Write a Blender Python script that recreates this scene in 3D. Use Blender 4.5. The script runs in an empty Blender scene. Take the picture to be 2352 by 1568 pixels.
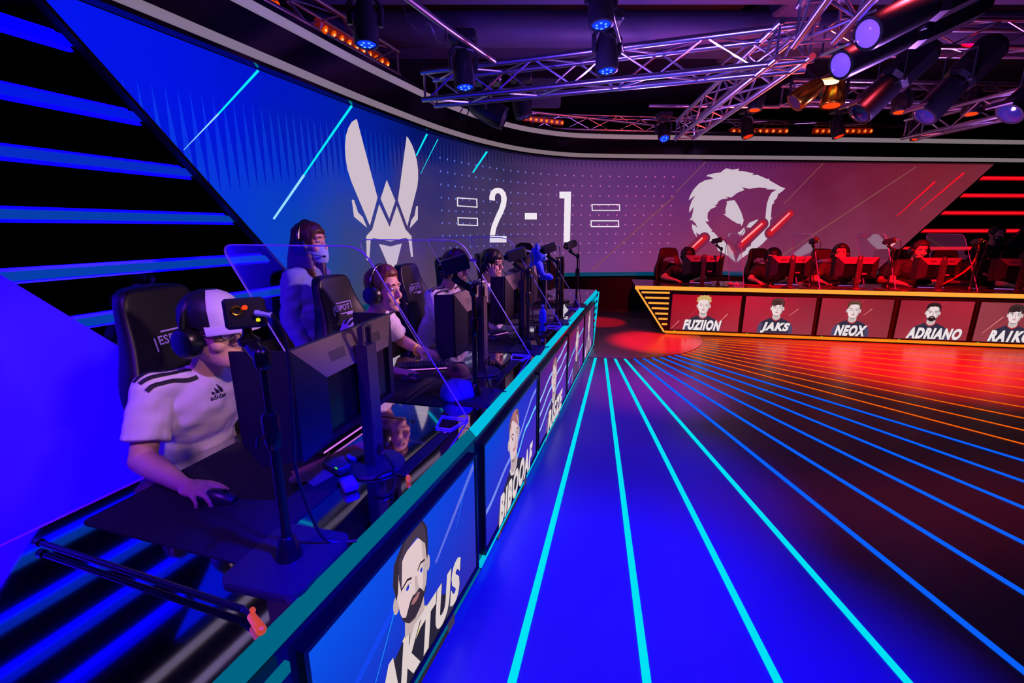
import bpy, bmesh, math, random
from math import pi, sin, cos, tan, atan2, sqrt, radians as R
from mathutils import Vector as V, Matrix as M
from mathutils.geometry import tessellate_polygon
random.seed(7)
S = bpy.context.scene
COL = S.collection

def lin(c):
    return tuple(((x/255)/12.92 if x/255 <= .04045 else ((x/255+.055)/1.055)**2.4) for x in c)

# ------------------------------------------------------------------ camera, world, exposure
cam_d = bpy.data.cameras.new('camera'); cam_d.lens = 16; cam_d.sensor_width = 36
cam_d.clip_start = .02; cam_d.clip_end = 100
cam = bpy.data.objects.new('camera', cam_d); COL.objects.link(cam)
EYE = 1.62
TILT = math.atan(259/1045)
cam.location = (0, 0, EYE); cam.rotation_euler = (pi/2-TILT, 0, 0)
S.camera = cam
w = bpy.data.worlds.new('world'); S.world = w; w.use_nodes = True
w.node_tree.nodes['Background'].inputs[0].default_value = (.03, .01, .09, 1)
w.node_tree.nodes['Background'].inputs[1].default_value = .03
S.view_settings.view_transform = 'Standard'; S.view_settings.look = 'None'
S.view_settings.exposure = 0; S.view_settings.gamma = 1

# ------------------------------------------------------------------ stage lights
def light(name, kind, loc, to, col, power, size=.1, angle=60, blend=.5):
    d = bpy.data.lights.new(name, kind); d.color = col; d.energy = power
    if kind == 'AREA': d.size = size
    else: d.shadow_soft_size = size
    if kind == 'SPOT': d.spot_size = R(angle); d.spot_blend = blend
    o = bpy.data.objects.new(name, d); COL.objects.link(o); o.location = loc
    if to is not None:
        o.rotation_euler = (V(to)-V(loc)).to_track_quat('-Z', 'Y').to_euler()
    return o
BLUE = (.0015, 0, 1); VIO = (.2, .006, 1); RED = (1, 0, .006); PINK = (1, .58, .6); MAG = (.85, .02, 1)
# blue washes on the floor beside the near desk
light('blue_wash', 'SPOT', (1.0, .4, 3.6), (.3, 1.1, 0), BLUE, 6500, .08, 50, .8)
light('blue_wash', 'SPOT', (1.2, 2.0, 3.4), (.62, 2.7, 0), BLUE, 2500, .08, 44, .9)
light('blue_wash', 'SPOT', (1.3, 3.6, 3.2), (1.02, 4.5, 0), BLUE, 1300, .08, 42, .9)
light('magenta_wash', 'SPOT', (1.8, 4.4, 3.2), (1.5, 4.5, 0), MAG, 420, .08, 34, 1)
# blue from behind and beside the near team
light('blue_back', 'SPOT', (-2.0, 4.6, 3.3), (-.95, 2.6, 1.0), VIO, 130, .1, 90, .8)
light('blue_side', 'SPOT', (-1.4, -.3, 3.3), (-1.25, 1.5, .85), (.2, .02, 1), 300, .1, 80, .8)
light('blue_panel', 'SPOT', (-2.0, .1, 3.6), (-2.95, 1.75, .55), (.06, .0, 1), 14000, .1, 52, .8)
light('blue_desk', 'SPOT', (-.2, 3.2, 3.3), (-.35, 3.3, .76), BLUE, 110, .1, 95, .8)
# warm pink key on the near team
light('pink_key', 'SPOT', (.75, .1, 2.9), (-1.12, 1.62, 1.12), (1, .5, .7), 165, .08, 17, .7)
light('pink_fill', 'SPOT', (1.7, 1.7, 1.95), (-1.1, 1.72, 1.22), PINK, 120, .1, 20, .5)  # unseen spot set low so its light reaches under the cap brim
light('pink_key', 'SPOT', (1.9, 3.2, 2.3), (-.7, 3.0, 1.15), (1, .45, .7), 420, .1, 32, .6)
light('pink_key', 'SPOT', (2.2, 4.6, 2.4), (-.1, 4.6, 1.15), (1, .4, .8), 420, .1, 38, .6)
# red on the far team and the floor
light('red_disc', 'SPOT', (1.9, 6.3, 3.5), (2.15, 6.5, 0), RED, 2600, .06, 26, .7)
light('red_pool', 'SPOT', (1.5, 8.2, 3.4), (1.55, 7.95, 0), RED, 1100, .05, 16, .2)
light('red_floor', 'SPOT', (4.6, 5.0, 3.5), (5.2, 6.0, 0), RED, 8500, .1, 74, 1)
light('red_dim', 'SPOT', (2.6, 3.2, 3.6), (2.6, 4.2, 0), (1, .05, .09), 650, .1, 80, 1)
light('red_team', 'SPOT', (3.2, 4.6, 3.1), (3.4, 7.4, .95), RED, 720, .1, 50, .7)
light('red_team', 'SPOT', (5.4, 4.2, 3.1), (5.8, 7.0, .95), RED, 720, .1, 56, .7)
# added upward spots without any fixture, put in to colour the rigging
def up(name, loc, col, p): light(name, 'SPOT', loc, (loc[0], loc[1]+.01, 5), col, p, .08, 165, .3)
up('added_rig_blue', (.2, 3.2, 2.35), (.16, .06, 1), 220)
up('added_rig_violet', (1.5, 5.4, 2.3), (.4, .14, 1), 200)
up('added_rig_violet', (1.3, 2.3, 2.2), (.42, .18, 1), 150)
up('added_rig_red', (3.4, 6.2, 2.2), (1, .07, .05), 140)
up('added_rig_blue', (3.4, 4.0, 2.0), (.4, .16, 1), 150)
up('added_rig_violet', (5.4, 6.0, 2.2), (.55, .22, 1), 90)

# ------------------------------------------------------------------ pixel geometry of the photograph (2352 x 1568)
F = 1045.; CX, CY = 1176., 784.
_c, _s = cos(TILT), sin(TILT)
def ray(u, v):
    x = u-CX; y = CY-v
    return V((x, F*_c+y*_s, -F*_s+y*_c))
def Pz(u, v, z):
    d = ray(u, v); return V((0, 0, EYE))+d*((z-EYE)/d.z)
def Py(u, v, Y):
    d = ray(u, v); return V((0, 0, EYE))+d*(Y/d.y)

# ------------------------------------------------------------------ materials
MATS = {}
def mat(name, col=(128,128,128), rough=.5, metal=0., emit=None, strength=1., noise=0., nscale=40., bump=0., spec=.5, coat=0.):
    if name in MATS: return MATS[name]
    m = bpy.data.materials.new(name); m.use_nodes = True; MATS[name] = m
    nt = m.node_tree; b = nt.nodes['Principled BSDF']
    c = lin(col)
    b.inputs['Base Color'].default_value = (*c, 1)
    b.inputs['Roughness'].default_value = rough; b.inputs['Metallic'].default_value = metal
    b.inputs['Specular IOR Level'].default_value = spec
    b.inputs['Coat Weight'].default_value = coat
    if emit is not None:
        b.inputs['Emission Color'].default_value = (*lin(emit), 1); b.inputs['Emission Strength'].default_value = strength
    if noise or bump:
        tc = nt.nodes.new('ShaderNodeTexCoord'); n = nt.nodes.new('ShaderNodeTexNoise')
        n.inputs['Scale'].default_value = nscale; n.inputs['Detail'].default_value = 4
        nt.links.new(tc.outputs['Object'], n.inputs['Vector'])
        if noise:
            r = nt.nodes.new('ShaderNodeMixRGB'); r.blend_type = 'MIX'
            r.inputs[1].default_value = (*[x*(1-noise) for x in c], 1); r.inputs[2].default_value = (*[min(1, x*(1+noise)) for x in c], 1)
            nt.links.new(n.outputs['Fac'], r.inputs[0]); nt.links.new(r.outputs[0], b.inputs['Base Color'])
        if bump:
            bp = nt.nodes.new('ShaderNodeBump'); bp.inputs['Strength'].default_value = bump; bp.inputs['Distance'].default_value = .01
            nt.links.new(n.outputs['Fac'], bp.inputs['Height']); nt.links.new(bp.outputs[0], b.inputs['Normal'])
    return m
def glow(name, col, strength=1.):
    if name in MATS: return MATS[name]
    m = bpy.data.materials.new(name); m.use_nodes = True; MATS[name] = m
    nt = m.node_tree; nt.nodes.remove(nt.nodes['Principled BSDF'])
    e = nt.nodes.new('ShaderNodeEmission'); e.inputs[0].default_value = (*lin(col), 1); e.inputs[1].default_value = strength
    nt.links.new(e.outputs[0], nt.nodes['Material Output'].inputs[0])
    return m

# ------------------------------------------------------------------ mesh builder
class MB:
    def __init__(s): s.v = []; s.f = []; s.mi = []; s.k = 0; s.T = M.Identity(4); s.uv = None
    def mset(s, k): s.k = k; return s
    def add(s, vs, fs):
        o = len(s.v)
        s.v += [tuple(s.T @ V(p)) for p in vs]
        s.f += [tuple(i+o for i in f) for f in fs]; s.mi += [s.k]*len(fs)
        return s
    def box(s, c, d, rot=None, bev=0.):
        x, y, z = d[0]/2, d[1]/2, d[2]/2
        c = V(c)
        if bev > 0:
            b = min(bev, x*.98, y*.98, z*.98)
            vs = []; 
            for sx in (-1, 1):
                for sy in (-1, 1):
                    for sz in (-1, 1):
                        vs += [(sx*x, sy*(y-b), sz*(z-b)), (sx*(x-b), sy*y, sz*(z-b)), (sx*(x-b), sy*(y-b), sz*z)]
            def i(sx, sy, sz, k): return ((sx+1)//2*4+(sy+1)//2*2+(sz+1)//2)*3+k
            fs = []
            for a in (-1, 1):
                fs += [(i(a,-1,-1,0), i(a,1,-1,0), i(a,1,1,0), i(a,-1,1,0)), (i(-1,a,-1,1), i(-1,a,1,1), i(1,a,1,1), i(1,a,-1,1)), (i(-1,-1,a,2), i(1,-1,a,2), i(1,1,a,2), i(-1,1,a,2))]
                for q in (-1, 1):
                    fs += [(i(a,q,-1,0), i(a,q,1,0), i(a,q,1,1), i(a,q,-1,1)), (i(a,-1,q,0), i(a,1,q,0), i(a,1,q,2), i(a,-1,q,2)), (i(-1,a,q,1), i(1,a,q,1), i(1,a,q,2), i(-1,a,q,2))]
                    for r in (-1, 1): fs.append((i(a,q,r,0), i(a,q,r,1), i(a,q,r,2)))
        else:
            vs = [(sx*x, sy*y, sz*z) for sx in (-1, 1) for sy in (-1, 1) for sz in (-1, 1)]
            fs = [(0,1,3,2), (4,6,7,5), (0,4,5,1), (2,3,7,6), (0,2,6,4), (1,5,7,3)]
        if rot is not None: vs = [rot @ V(p) for p in vs]
        return s.add([c+V(p) for p in vs], fs)
    def cyl(s, a, b, r, r2=None, n=12, caps=True):
        a, b = V(a), V(b); r2 = r if r2 is None else r2
        d = (b-a).normalized(); q = d.to_track_quat('Z', 'Y').to_matrix()
        vs = []
        for p, rr in ((a, r), (b, r2)):
            for k in range(n): vs.append(p+q @ V((rr*cos(2*pi*k/n), rr*sin(2*pi*k/n), 0)))
        fs = [(k, (k+1) % n, n+(k+1) % n, n+k) for k in range(n)]
        if caps: fs += [tuple(range(n-1, -1, -1)), tuple(range(n, 2*n))]
        return s.add(vs, fs)
    def tube(s, pts, r, n=8, closed=False):
        pts = [V(p) for p in pts]; m = len(pts); vs = []
        rr = r if isinstance(r, (list, tuple)) else [r]*m
        up = None
        for i, p in enumerate(pts):
            if closed: t = pts[(i+1) % m]-pts[i-1]
            else: t = pts[min(i+1, m-1)]-pts[max(i-1, 0)]
            t.normalize()
            if up is None: up = t.orthogonal().normalized()
            up = (up-t*up.dot(t)).normalized(); w_ = t.cross(up)
            for k in range(n): vs.append(p+(up*cos(2*pi*k/n)+w_*sin(2*pi*k/n))*rr[i])
        fs = []
        for i in range(m if closed else m-1):
            j = (i+1) % m
            for k in range(n): fs.append((i*n+k, i*n+(k+1) % n, j*n+(k+1) % n, j*n+k))
        if not closed: fs += [tuple(range(n-1, -1, -1)), tuple(range((m-1)*n, m*n))]
        return s.add(vs, fs)
    def rings(s, rings, cap=True):
        n = len(rings[0]); m = len(rings); vs = [p for r in rings for p in r]; fs = []
        for i in range(m-1):
            for k in range(n): fs.append((i*n+k, i*n+(k+1) % n, (i+1)*n+(k+1) % n, (i+1)*n+k))
        if cap: fs += [tuple(range(n-1, -1, -1)), tuple(range((m-1)*n, m*n))]
        return s.add(vs, fs)
    def lathe(s, prof, c=(0,0,0), n=20, axis='Z'):
        c = V(c); rr = []
        for r, h in prof:
            ring = []
            for k in range(n):
                a = 2*pi*k/n; p = (r*cos(a), r*sin(a), h)
                if axis == 'Y': p = (p[0], h, -p[1])
                elif axis == 'X': p = (h, p[0], p[1])
                ring.append(c+V(p))
            rr.append(ring)
        return s.rings(rr)
    def ell(s, c, r, n=16, m=10, rot=None):
        c = V(c); rr = []
        for i in range(1, m):
            th = pi*i/m
            ring = [V((r[0]*sin(th)*cos(2*pi*k/n), r[1]*sin(th)*sin(2*pi*k/n), -r[2]*cos(th))) for k in range(n)]
            rr.append([c+(rot @ p if rot else p) for p in ring])
        return s.rings(rr)
    def cap(s, a, b, ra, rb=None, n=14):
        a, b = V(a), V(b); rb = ra if rb is None else rb
        d = b-a; L = d.length; q = (d.normalized() if L > 1e-6 else V((0,0,1))).to_track_quat('Z', 'Y').to_matrix(); rr = []
        for i in range(1, 6):
            th = pi/2*i/5; rr.append([a+q @ V((ra*sin(th)*cos(2*pi*k/n), ra*sin(th)*sin(2*pi*k/n), -ra*cos(th))) for k in range(n)])
        for i in range(5, 0, -1):
            th = pi/2*i/5; rr.append([b+q @ V((rb*sin(th)*cos(2*pi*k/n), rb*sin(th)*sin(2*pi*k/n), rb*cos(th))) for k in range(n)])
        return s.rings(rr)
    def prism(s, poly, z0, z1, fn=None):
        # polygon in (x, y) extruded from z0 to z1; fn maps (x, y, z) to 3-D
        n = len(poly); fn = fn or (lambda x, y, z: (x, y, z))
        vs = [fn(x, y, z0) for x, y in poly]+[fn(x, y, z1) for x, y in poly]
        t = tessellate_polygon([[V((x, y, 0)) for x, y in poly]])
        ar = sum(poly[i-1][0]*poly[i][1]-poly[i][0]*poly[i-1][1] for i in range(n))
        fs = []
        for a, b, c in t:
            A, B, C = (V((*poly[q], 0)) for q in (a, b, c))
            if (B-A).cross(C-A).z < 0: b, c = c, b
            fs += [(a+n, b+n, c+n), (c, b, a)]
        for i in range(n):
            j = (i+1) % n
            fs.append((i, j, n+j, n+i) if ar > 0 else (j, i, n+i, n+j))
        return s.add(vs, fs)
    def flat(s, poly, z, fn=None):
        n = len(poly); fn = fn or (lambda x, y, z: (x, y, z))
        vs = [fn(x, y, z) for x, y in poly]; fs = []
        for a, b, c in tessellate_polygon([[V((x, y, 0)) for x, y in poly]]):
            A, B, C = (V((*poly[q], 0)) for q in (a, b, c))
            if (B-A).cross(C-A).z < 0: b, c = c, b
            fs.append((a, b, c))
        return s.add(vs, fs)
    def build(s, name, m, parent=None, smooth=False, uvfn=None):
        me = bpy.data.meshes.new(name); me.from_pydata(s.v, [], s.f)
        ms = m if isinstance(m, (list, tuple)) else [m]
        for q in ms: me.materials.append(q)
        if len(ms) > 1: me.polygons.foreach_set('material_index', s.mi)
        if smooth:
            me.polygons.foreach_set('use_smooth', [True]*len(me.polygons))
            if smooth != 'all':
                try: me.set_sharp_from_angle(angle=R(40))
                except Exception: pass
        if uvfn:
            uv = me.uv_layers.new(name='uv')
            for l in me.loops: uv.data[l.index].uv = uvfn(l.vertex_index)
        me.update(); me.validate()
        o = bpy.data.objects.new(name, me); COL.objects.link(o)
        if parent: o.parent = parent
        return o

def thing(name, label, cat, loc=(0,0,0), rz=0., group=None):
    o = bpy.data.objects.new(name, None); COL.objects.link(o); o.empty_display_size = .1
    o.location = loc; o.rotation_euler = (0, 0, rz)
    return tag(o, label, cat, group)
def tag(o, label, cat, group=None):
    o['label'] = label; o['category'] = cat
    if group: o['group'] = group
    return o
def struct(o): o['kind'] = 'structure'; return o
def dup(root, loc, rz, label, group=None):
    r = root.copy(); COL.objects.link(r); r.location = loc; r.rotation_euler = (0, 0, rz); r['label'] = label
    if group: r['group'] = group
    for ch in list(root.children):
        c = ch.copy(); COL.objects.link(c); c.parent = r
        for g in ch.children:
            d = g.copy(); COL.objects.link(d); d.parent = c
    return r

def text_mesh(body, w, h, shear=0., bold=0., xs=None):
    cu = bpy.data.curves.new('t', 'FONT'); cu.body = body; cu.shear = shear; cu.offset = bold; cu.resolution_u = 4; cu.space_character = 1.0+bold*2.6
    o = bpy.data.objects.new('t', cu); COL.objects.link(o)
    bpy.context.view_layer.update()
    dg = bpy.context.evaluated_depsgraph_get(); me = o.evaluated_get(dg).to_mesh()
    vs = [v.co.copy() for v in me.vertices]; fs = [tuple(p.vertices) for p in me.polygons]
    o.evaluated_get(dg).to_mesh_clear(); bpy.data.objects.remove(o); bpy.data.curves.remove(cu)
    x0 = min(v.x for v in vs); x1 = max(v.x for v in vs); y0 = min(v.y for v in vs); y1 = max(v.y for v in vs)
    k = w/(x1-x0); ky = h/(y1-y0)
    vs = [((v.x-(x0+x1)/2)*k, (v.y-(y0+y1)/2)*ky) for v in vs]
    # faces turned the same way
    out = []
    for f in fs:
        a = sum(vs[f[i-1]][0]*vs[f[i]][1]-vs[f[i]][0]*vs[f[i-1]][1] for i in range(len(f)))
        out.append(f if a > 0 else tuple(reversed(f)))
    return vs, out

def remesh(mb, vox, smooth=3, fac=.5):
    me = bpy.data.meshes.new('r'); me.from_pydata(mb.v, [], mb.f); me.update()
    bm = bmesh.new(); bm.from_mesh(me); bmesh.ops.recalc_face_normals(bm, faces=bm.faces); bm.to_mesh(me); bm.free()
    o = bpy.data.objects.new('r', me); COL.objects.link(o)
    r = o.modifiers.new('r', 'REMESH'); r.mode = 'VOXEL'; r.voxel_size = vox; r.use_smooth_shade = True
    if smooth:
        q = o.modifiers.new('s', 'SMOOTH'); q.iterations = smooth; q.factor = fac
    bpy.context.view_layer.update()
    dg = bpy.context.evaluated_depsgraph_get()
    out = bpy.data.meshes.new_from_object(o.evaluated_get(dg))
    bpy.data.objects.remove(o); bpy.data.meshes.remove(me)
    out.polygons.foreach_set('use_smooth', [True]*len(out.polygons))
    return out

class Frame:
    """A desk line: s runs along the front edge, t runs from the front edge towards the players."""
    def __init__(f, o, u, fw): f.o = V((*o, 0)); f.u = V((*u, 0)).normalized(); f.f = V((*fw, 0)).normalized(); f.rz = atan2(f.f.y, f.f.x)-pi/2
    def P(f, s, t, z=0.): return f.o+f.u*s-f.f*t+V((0, 0, z))
    def inv(f, p): q = V((p[0], p[1], 0))-f.o; return q.dot(f.u), -q.dot(f.f)
BF = Frame((-.156, 1.861), (.2857, .958), (.958, -.2857))
BN = Frame((-.156, 1.861), (.322, .9467), (.9467, -.322))
_r0 = Pz(1457, 657, .76); _r1 = Pz(2352, 691, .76)
_d = (_r1-_r0).normalized()
RF = Frame((_r0.x, _r0.y), (_d.x, _d.y), (_d.y, -_d.x))
# ------------------------------------------------------------------ the stage wall line
_ctrl = [(-3.612, -.477), (-2.971, 1.417), (-2.33, 3.311), (-2.0, 4.285), (-1.699, 5.175), (-1.427, 5.878), (-1.054, 6.759), (-.521, 7.685), (.183, 8.514), (1.004, 9.03), (1.849, 9.198), (3.546, 9.313), (6.175, 9.492), (9.672, 9.742), (13.2, 9.99)]
def _cat(p0, p1, p2, p3, t):
    def tj(ti, a, b): return ti+max(1e-6, (b-a).length)**.5
    t0 = 0; t1 = tj(t0, p0, p1); t2 = tj(t1, p1, p2); t3 = tj(t2, p2, p3); t = t1+(t2-t1)*t
    A1 = p0*((t1-t)/(t1-t0))+p1*((t-t0)/(t1-t0)); A2 = p1*((t2-t)/(t2-t1))+p2*((t-t1)/(t2-t1)); A3 = p2*((t3-t)/(t3-t2))+p3*((t-t2)/(t3-t2))
    B1 = A1*((t2-t)/(t2-t0))+A2*((t-t0)/(t2-t0)); B2 = A2*((t3-t)/(t3-t1))+A3*((t-t1)/(t3-t1))
    return B1*((t2-t)/(t2-t1))+B2*((t-t1)/(t2-t1))
_cp = [V(p) for p in _ctrl]
_cp = [_cp[0]*2-_cp[1]]+_cp+[_cp[-1]*2-_cp[-2]]
WL = []
for i in range(1, len(_cp)-2):
    n = max(4, int((_cp[i+1]-_cp[i]).length/.08))
    for k in range(n): WL.append(_cat(_cp[i-1], _cp[i], _cp[i+1], _cp[i+2], k/n))
WL.append(_cp[-2])
WS = [0.]
for i in range(1, len(WL)): WS.append(WS[-1]+(WL[i]-WL[i-1]).length)
def wall(s, z, out=0.):
    """Point on the wall line at arc length s, height z, out metres in front of it."""
    import bisect
    i = min(max(bisect.bisect_right(WS, s)-1, 0), len(WL)-2)
    t = (s-WS[i])/(WS[i+1]-WS[i]); p = WL[i].lerp(WL[i+1], t)
    a = (WL[min(i+1, len(WL)-1)]-WL[max(i-1, 0)]).normalized() if t < .5 else (WL[min(i+2, len(WL)-1)]-WL[i]).normalized()
    return V((p.x+a.y*out, p.y-a.x*out, z))
def onwall(u, v):
    d = ray(u, v)
    for i in range(len(WL)-1):
        a, b = WL[i], WL[i+1]; e = b-a
        den = d.x*e.y-d.y*e.x
        if abs(den) < 1e-9: continue
        t = (a.x*e.y-a.y*e.x)/den; q = (a.x*d.y-a.y*d.x)/den
        if t > 0 and -1e-6 <= q <= 1+1e-6: return WS[i]+q*(WS[i+1]-WS[i]), EYE+d.z*t
    raise ValueError((u, v))
SMAX = WS[-1]
LZ0, LZ1 = .775, 2.87
_e0 = onwall(110, 10); _e1 = onwall(640, 600); _el = (_e1[0]-_e0[0])/(_e1[1]-_e0[1])
def s_left(z): return _e0[0]+_el*(z-_e0[1])
_f0 = onwall(2280, 380); _f1 = onwall(2066, 573); _fl = (_f1[0]-_f0[0])/(_f1[1]-_f0[1])
def s_right(z): return _f0[0]+_fl*(z-_f0[1])
_g0 = onwall(8, 640); _g1 = onwall(262, 793); _gl = (_g1[0]-_g0[0])/(_g1[1]-_g0[1])
def s_panel(z): return max(.02, _g0[0]+_gl*(z-_g0[1]))
_h = onwall(2345, 528)
def s_rpanel(z): return _h[0]+_fl*(z-_h[1])

# ------------------------------------------------------------------ floor, ceiling, outer walls
def nodes_mat(name):
    m = bpy.data.materials.new(name); m.use_nodes = True; MATS[name] = m
    return m, m.node_tree, m.node_tree.nodes['Principled BSDF']
m, nt, b = nodes_mat('stage_floor')
b.inputs['Base Color'].default_value = (.085, .07, .085, 1); b.inputs['Roughness'].default_value = .3; b.inputs['Specular IOR Level'].default_value = .4
n = nt.nodes.new('ShaderNodeTexNoise'); n.inputs['Scale'].default_value = 3; n.inputs['Detail'].default_value = 6
tc = nt.nodes.new('ShaderNodeTexCoord'); nt.links.new(tc.outputs['Object'], n.inputs['Vector'])
mr = nt.nodes.new('ShaderNodeMapRange'); mr.inputs['To Min'].default_value = .28; mr.inputs['To Max'].default_value = .32
nt.links.new(n.outputs['Fac'], mr.inputs['Value']); nt.links.new(mr.outputs[0], b.inputs['Roughness'])
BLACK = mat('black_paint', (6, 6, 10), .6, noise=.2, nscale=8)
DARKP = mat('dark_purple_paint', (34, 28, 46), .8, noise=.2, nscale=3)
mb = MB().box((3, 5, -.05), (26, 24, .1)); struct(mb.build('floor', MATS['stage_floor']))
mb = MB().box((3, 5, 4.55), (26, 24, .1)); struct(mb.build('ceiling', DARKP))
mb = MB().box((3, 15.5, 2.25), (26, .1, 4.5)); struct(mb.build('wall_back', BLACK))
mb = MB().box((-7, 5, 2.25), (.1, 20.9, 4.5)); struct(mb.build('wall_left', BLACK))
mb = MB().box((14.5, 5, 2.25), (.1, 20.9, 4.5)); struct(mb.build('wall_right', BLACK))
# big beams and ducts under the ceiling
DUCT = mat('duct_grey', (70, 64, 92), .55, noise=.15, nscale=4)
mb = MB().box((1.5, 5.6, 4.25), (15, .5, .42), bev=.03); struct(mb.build('ceiling_beam', DUCT))
mb = MB().box((1.5, 7.4, 4.28), (15, .6, .36), bev=.03); struct(mb.build('ceiling_beam', DUCT))
mb = MB().box((3.4, 3.4, 4.28), (.5, 9, .34), bev=.03); struct(mb.build('ceiling_beam', DUCT))
mb = MB().cyl((-6, 6.5, 4.05), (13, 6.5, 4.05), .2, n=20); struct(mb.build('ceiling_duct', DUCT, smooth=True))

# ------------------------------------------------------------------ wall shell below and around the screen
PANEL = mat('satin_panel', (44, 24, 112), .6, noise=.05, nscale=6, spec=.15)
mb = MB()
def strip_wall(mb, sa, sb, z0, z1, o0, o1, n=60):
    """Solid wall strip between arc lengths sa and sb."""
    rr = []
    for k in range(n+1):
        s = sa+(sb-sa)*k/n
        rr.append([wall(s, z0, o0), wall(s, z0, o1), wall(s, z1, o1), wall(s, z1, o0)])
    mb.rings(rr)
poly = [(.02, 0.), (s_panel(0), 0.), (s_panel(.8), .8), (s_panel(1.4), 1.4), (s_panel(2.2), 2.2), (.02, (.02-_g0[0])/_gl+_g0[1])]
mb.prism(poly, -.06, .04, lambda s, z, o: wall(s, z, o))
struct(mb.build('wall_panel_left', PANEL))
sm = SMAX-.05
mb = MB(); poly = [(s_rpanel(0.), 0.), (sm, 0.), (sm, 2.85), (s_rpanel(2.85), 2.85)]
mb.prism(poly, -.06, .04, lambda s, z, o: wall(s, z, o)); struct(mb.build('wall_panel_right', PANEL))
mb = MB(); strip_wall(mb, s_panel(0)+.02, s_rpanel(.0)-.02, 0, .66, -.08, -.02, 120); struct(mb.build('wall_base', BLACK))
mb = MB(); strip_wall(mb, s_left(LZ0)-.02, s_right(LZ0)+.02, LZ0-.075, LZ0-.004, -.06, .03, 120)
struct(mb.build('trim_1', mat('ledge_screen_glow', (20, 60, 80), .3, emit=(0, 70, 105), strength=.8)))  # ledge is no lamp: screen light falling on it is painted as emission
# crown: black fascia with two pale light bands
mb = MB(); strip_wall(mb, .05, sm, LZ1+.004, 3.36, -.12, .1, 160); struct(mb.build('trim_2', mat('gloss_black', (10, 9, 16), .12, spec=.6), smooth=False))
BAND = mat('pale_band', (120, 112, 116), .4, emit=(158, 142, 148), strength=.55)
for i, (z0, z1) in enumerate(((2.905, 2.975), (3.235, 3.315))):
    mb = MB(); rr = []
    for k in range(161):
        s = .05+(sm-.05)*k/160; zc = (z0+z1)/2; h = (z1-z0)/2
        rr.append([wall(s, zc-h, .1), wall(s, zc-h*.75, .122), wall(s, zc, .13), wall(s, zc+h*.75, .122), wall(s, zc+h, .1)])
    mb.rings(rr); struct(mb.build('trim_%d' % (3+i), BAND, smooth=True))
# black edge trims along the slanted ends of the screen
for nm, fn, sg in (('trim_5', s_left, -1), ('trim_6', s_right, 1)):
    mb = MB(); poly = [(fn(LZ0-.07), LZ0-.07), (fn(LZ1), LZ1), (fn(LZ1)+sg*.03, LZ1), (fn(LZ0-.07)+sg*.03, LZ0-.07)]
    mb.prism(poly, -.06, .012, lambda s, z, o: wall(s, z, o)); struct(mb.build(nm, BLACK))

# ------------------------------------------------------------------ the curved video wall
m = bpy.data.materials.new('video_picture'); m.use_nodes = True; MATS['video_picture'] = m
nt = m.node_tree; nt.nodes.remove(nt.nodes['Principled BSDF'])
def N(t, **k):
    q = nt.nodes.new('ShaderNode'+t)
    for a, v_ in k.items(): setattr(q, a, v_)
    return q
def L(a, b_): nt.links.new(a, b_)
def math_(op, a, b_=None, clamp=False):
    q = N('Math', operation=op, use_clamp=clamp)
    for i, x in enumerate((a, b_)):
        if x is None: continue
        if isinstance(x, (int, float)): q.inputs[i].default_value = x
        else: L(x, q.inputs[i])
    return q.outputs[0]
uvn = N('UVMap'); uvn.uv_map = 'uv'; sep = N('SeparateXYZ'); L(uvn.outputs[0], sep.inputs[0])
us, vz = sep.outputs[0], sep.outputs[1]
sA = _e0[0]; sB = _f0[0]
un = math_('DIVIDE', math_('SUBTRACT', us, sA), sB-sA)
def ramp(fac, stops):
    q = N('ValToRGB'); cr = q.color_ramp
    while len(cr.elements) < len(stops): cr.elements.new(.5)
    for e, (p, c) in zip(cr.elements, stops): e.position = p; e.color = (*lin(c), 1)
    L(fac, q.inputs[0]); return q.outputs[0]
def un_at(u, v): return (onwall(u, v)[0]-sA)/(sB-sA)
top = ramp(un, [(0, (14, 52, 250)), (un_at(420,150), (8, 46, 238)), (un_at(640,230), (6, 44, 212)), (un_at(800,300), (6, 54, 186)), (un_at(960,330), (14, 34, 120)), (un_at(1150,380), (48, 42, 84)), (un_at(1350,400), (92, 52, 112)), (un_at(1600,400), (94, 38, 108)), (un_at(1880,400), (104, 26, 60)), (un_at(2150,400), (122, 32, 48)), (1, (118, 40, 56))])
bot = ramp(un, [(0, (10, 60, 220)), (un_at(560,500), (6, 66, 190)), (un_at(690,600), (14, 78, 150)), (un_at(800,600), (56, 70, 112)), (un_at(930,590), (84, 62, 86)), (un_at(1120,560), (88, 66, 104)), (un_at(1400,600), (118, 58, 128)), (un_at(1600,600), (140, 52, 90)), (un_at(1900,560), (128, 50, 84)), (1, (132, 48, 66))])
ns = N('TexNoise'); ns.inputs['Scale'].default_value = 1.1; ns.inputs['Detail'].default_value = 3; L(uvn.outputs[0], ns.inputs['Vector'])
vn = math_('DIVIDE', math_('SUBTRACT', vz, LZ0), LZ1-LZ0)
mixf = math_('ADD', math_('MULTIPLY', math_('SUBTRACT', vn, .5), 1.3), math_('MULTIPLY', ns.outputs['Fac'], 1.0), True)
mx = N('MixRGB'); L(mixf, mx.inputs[0]); L(bot, mx.inputs[1]); L(top, mx.inputs[2])
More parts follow.
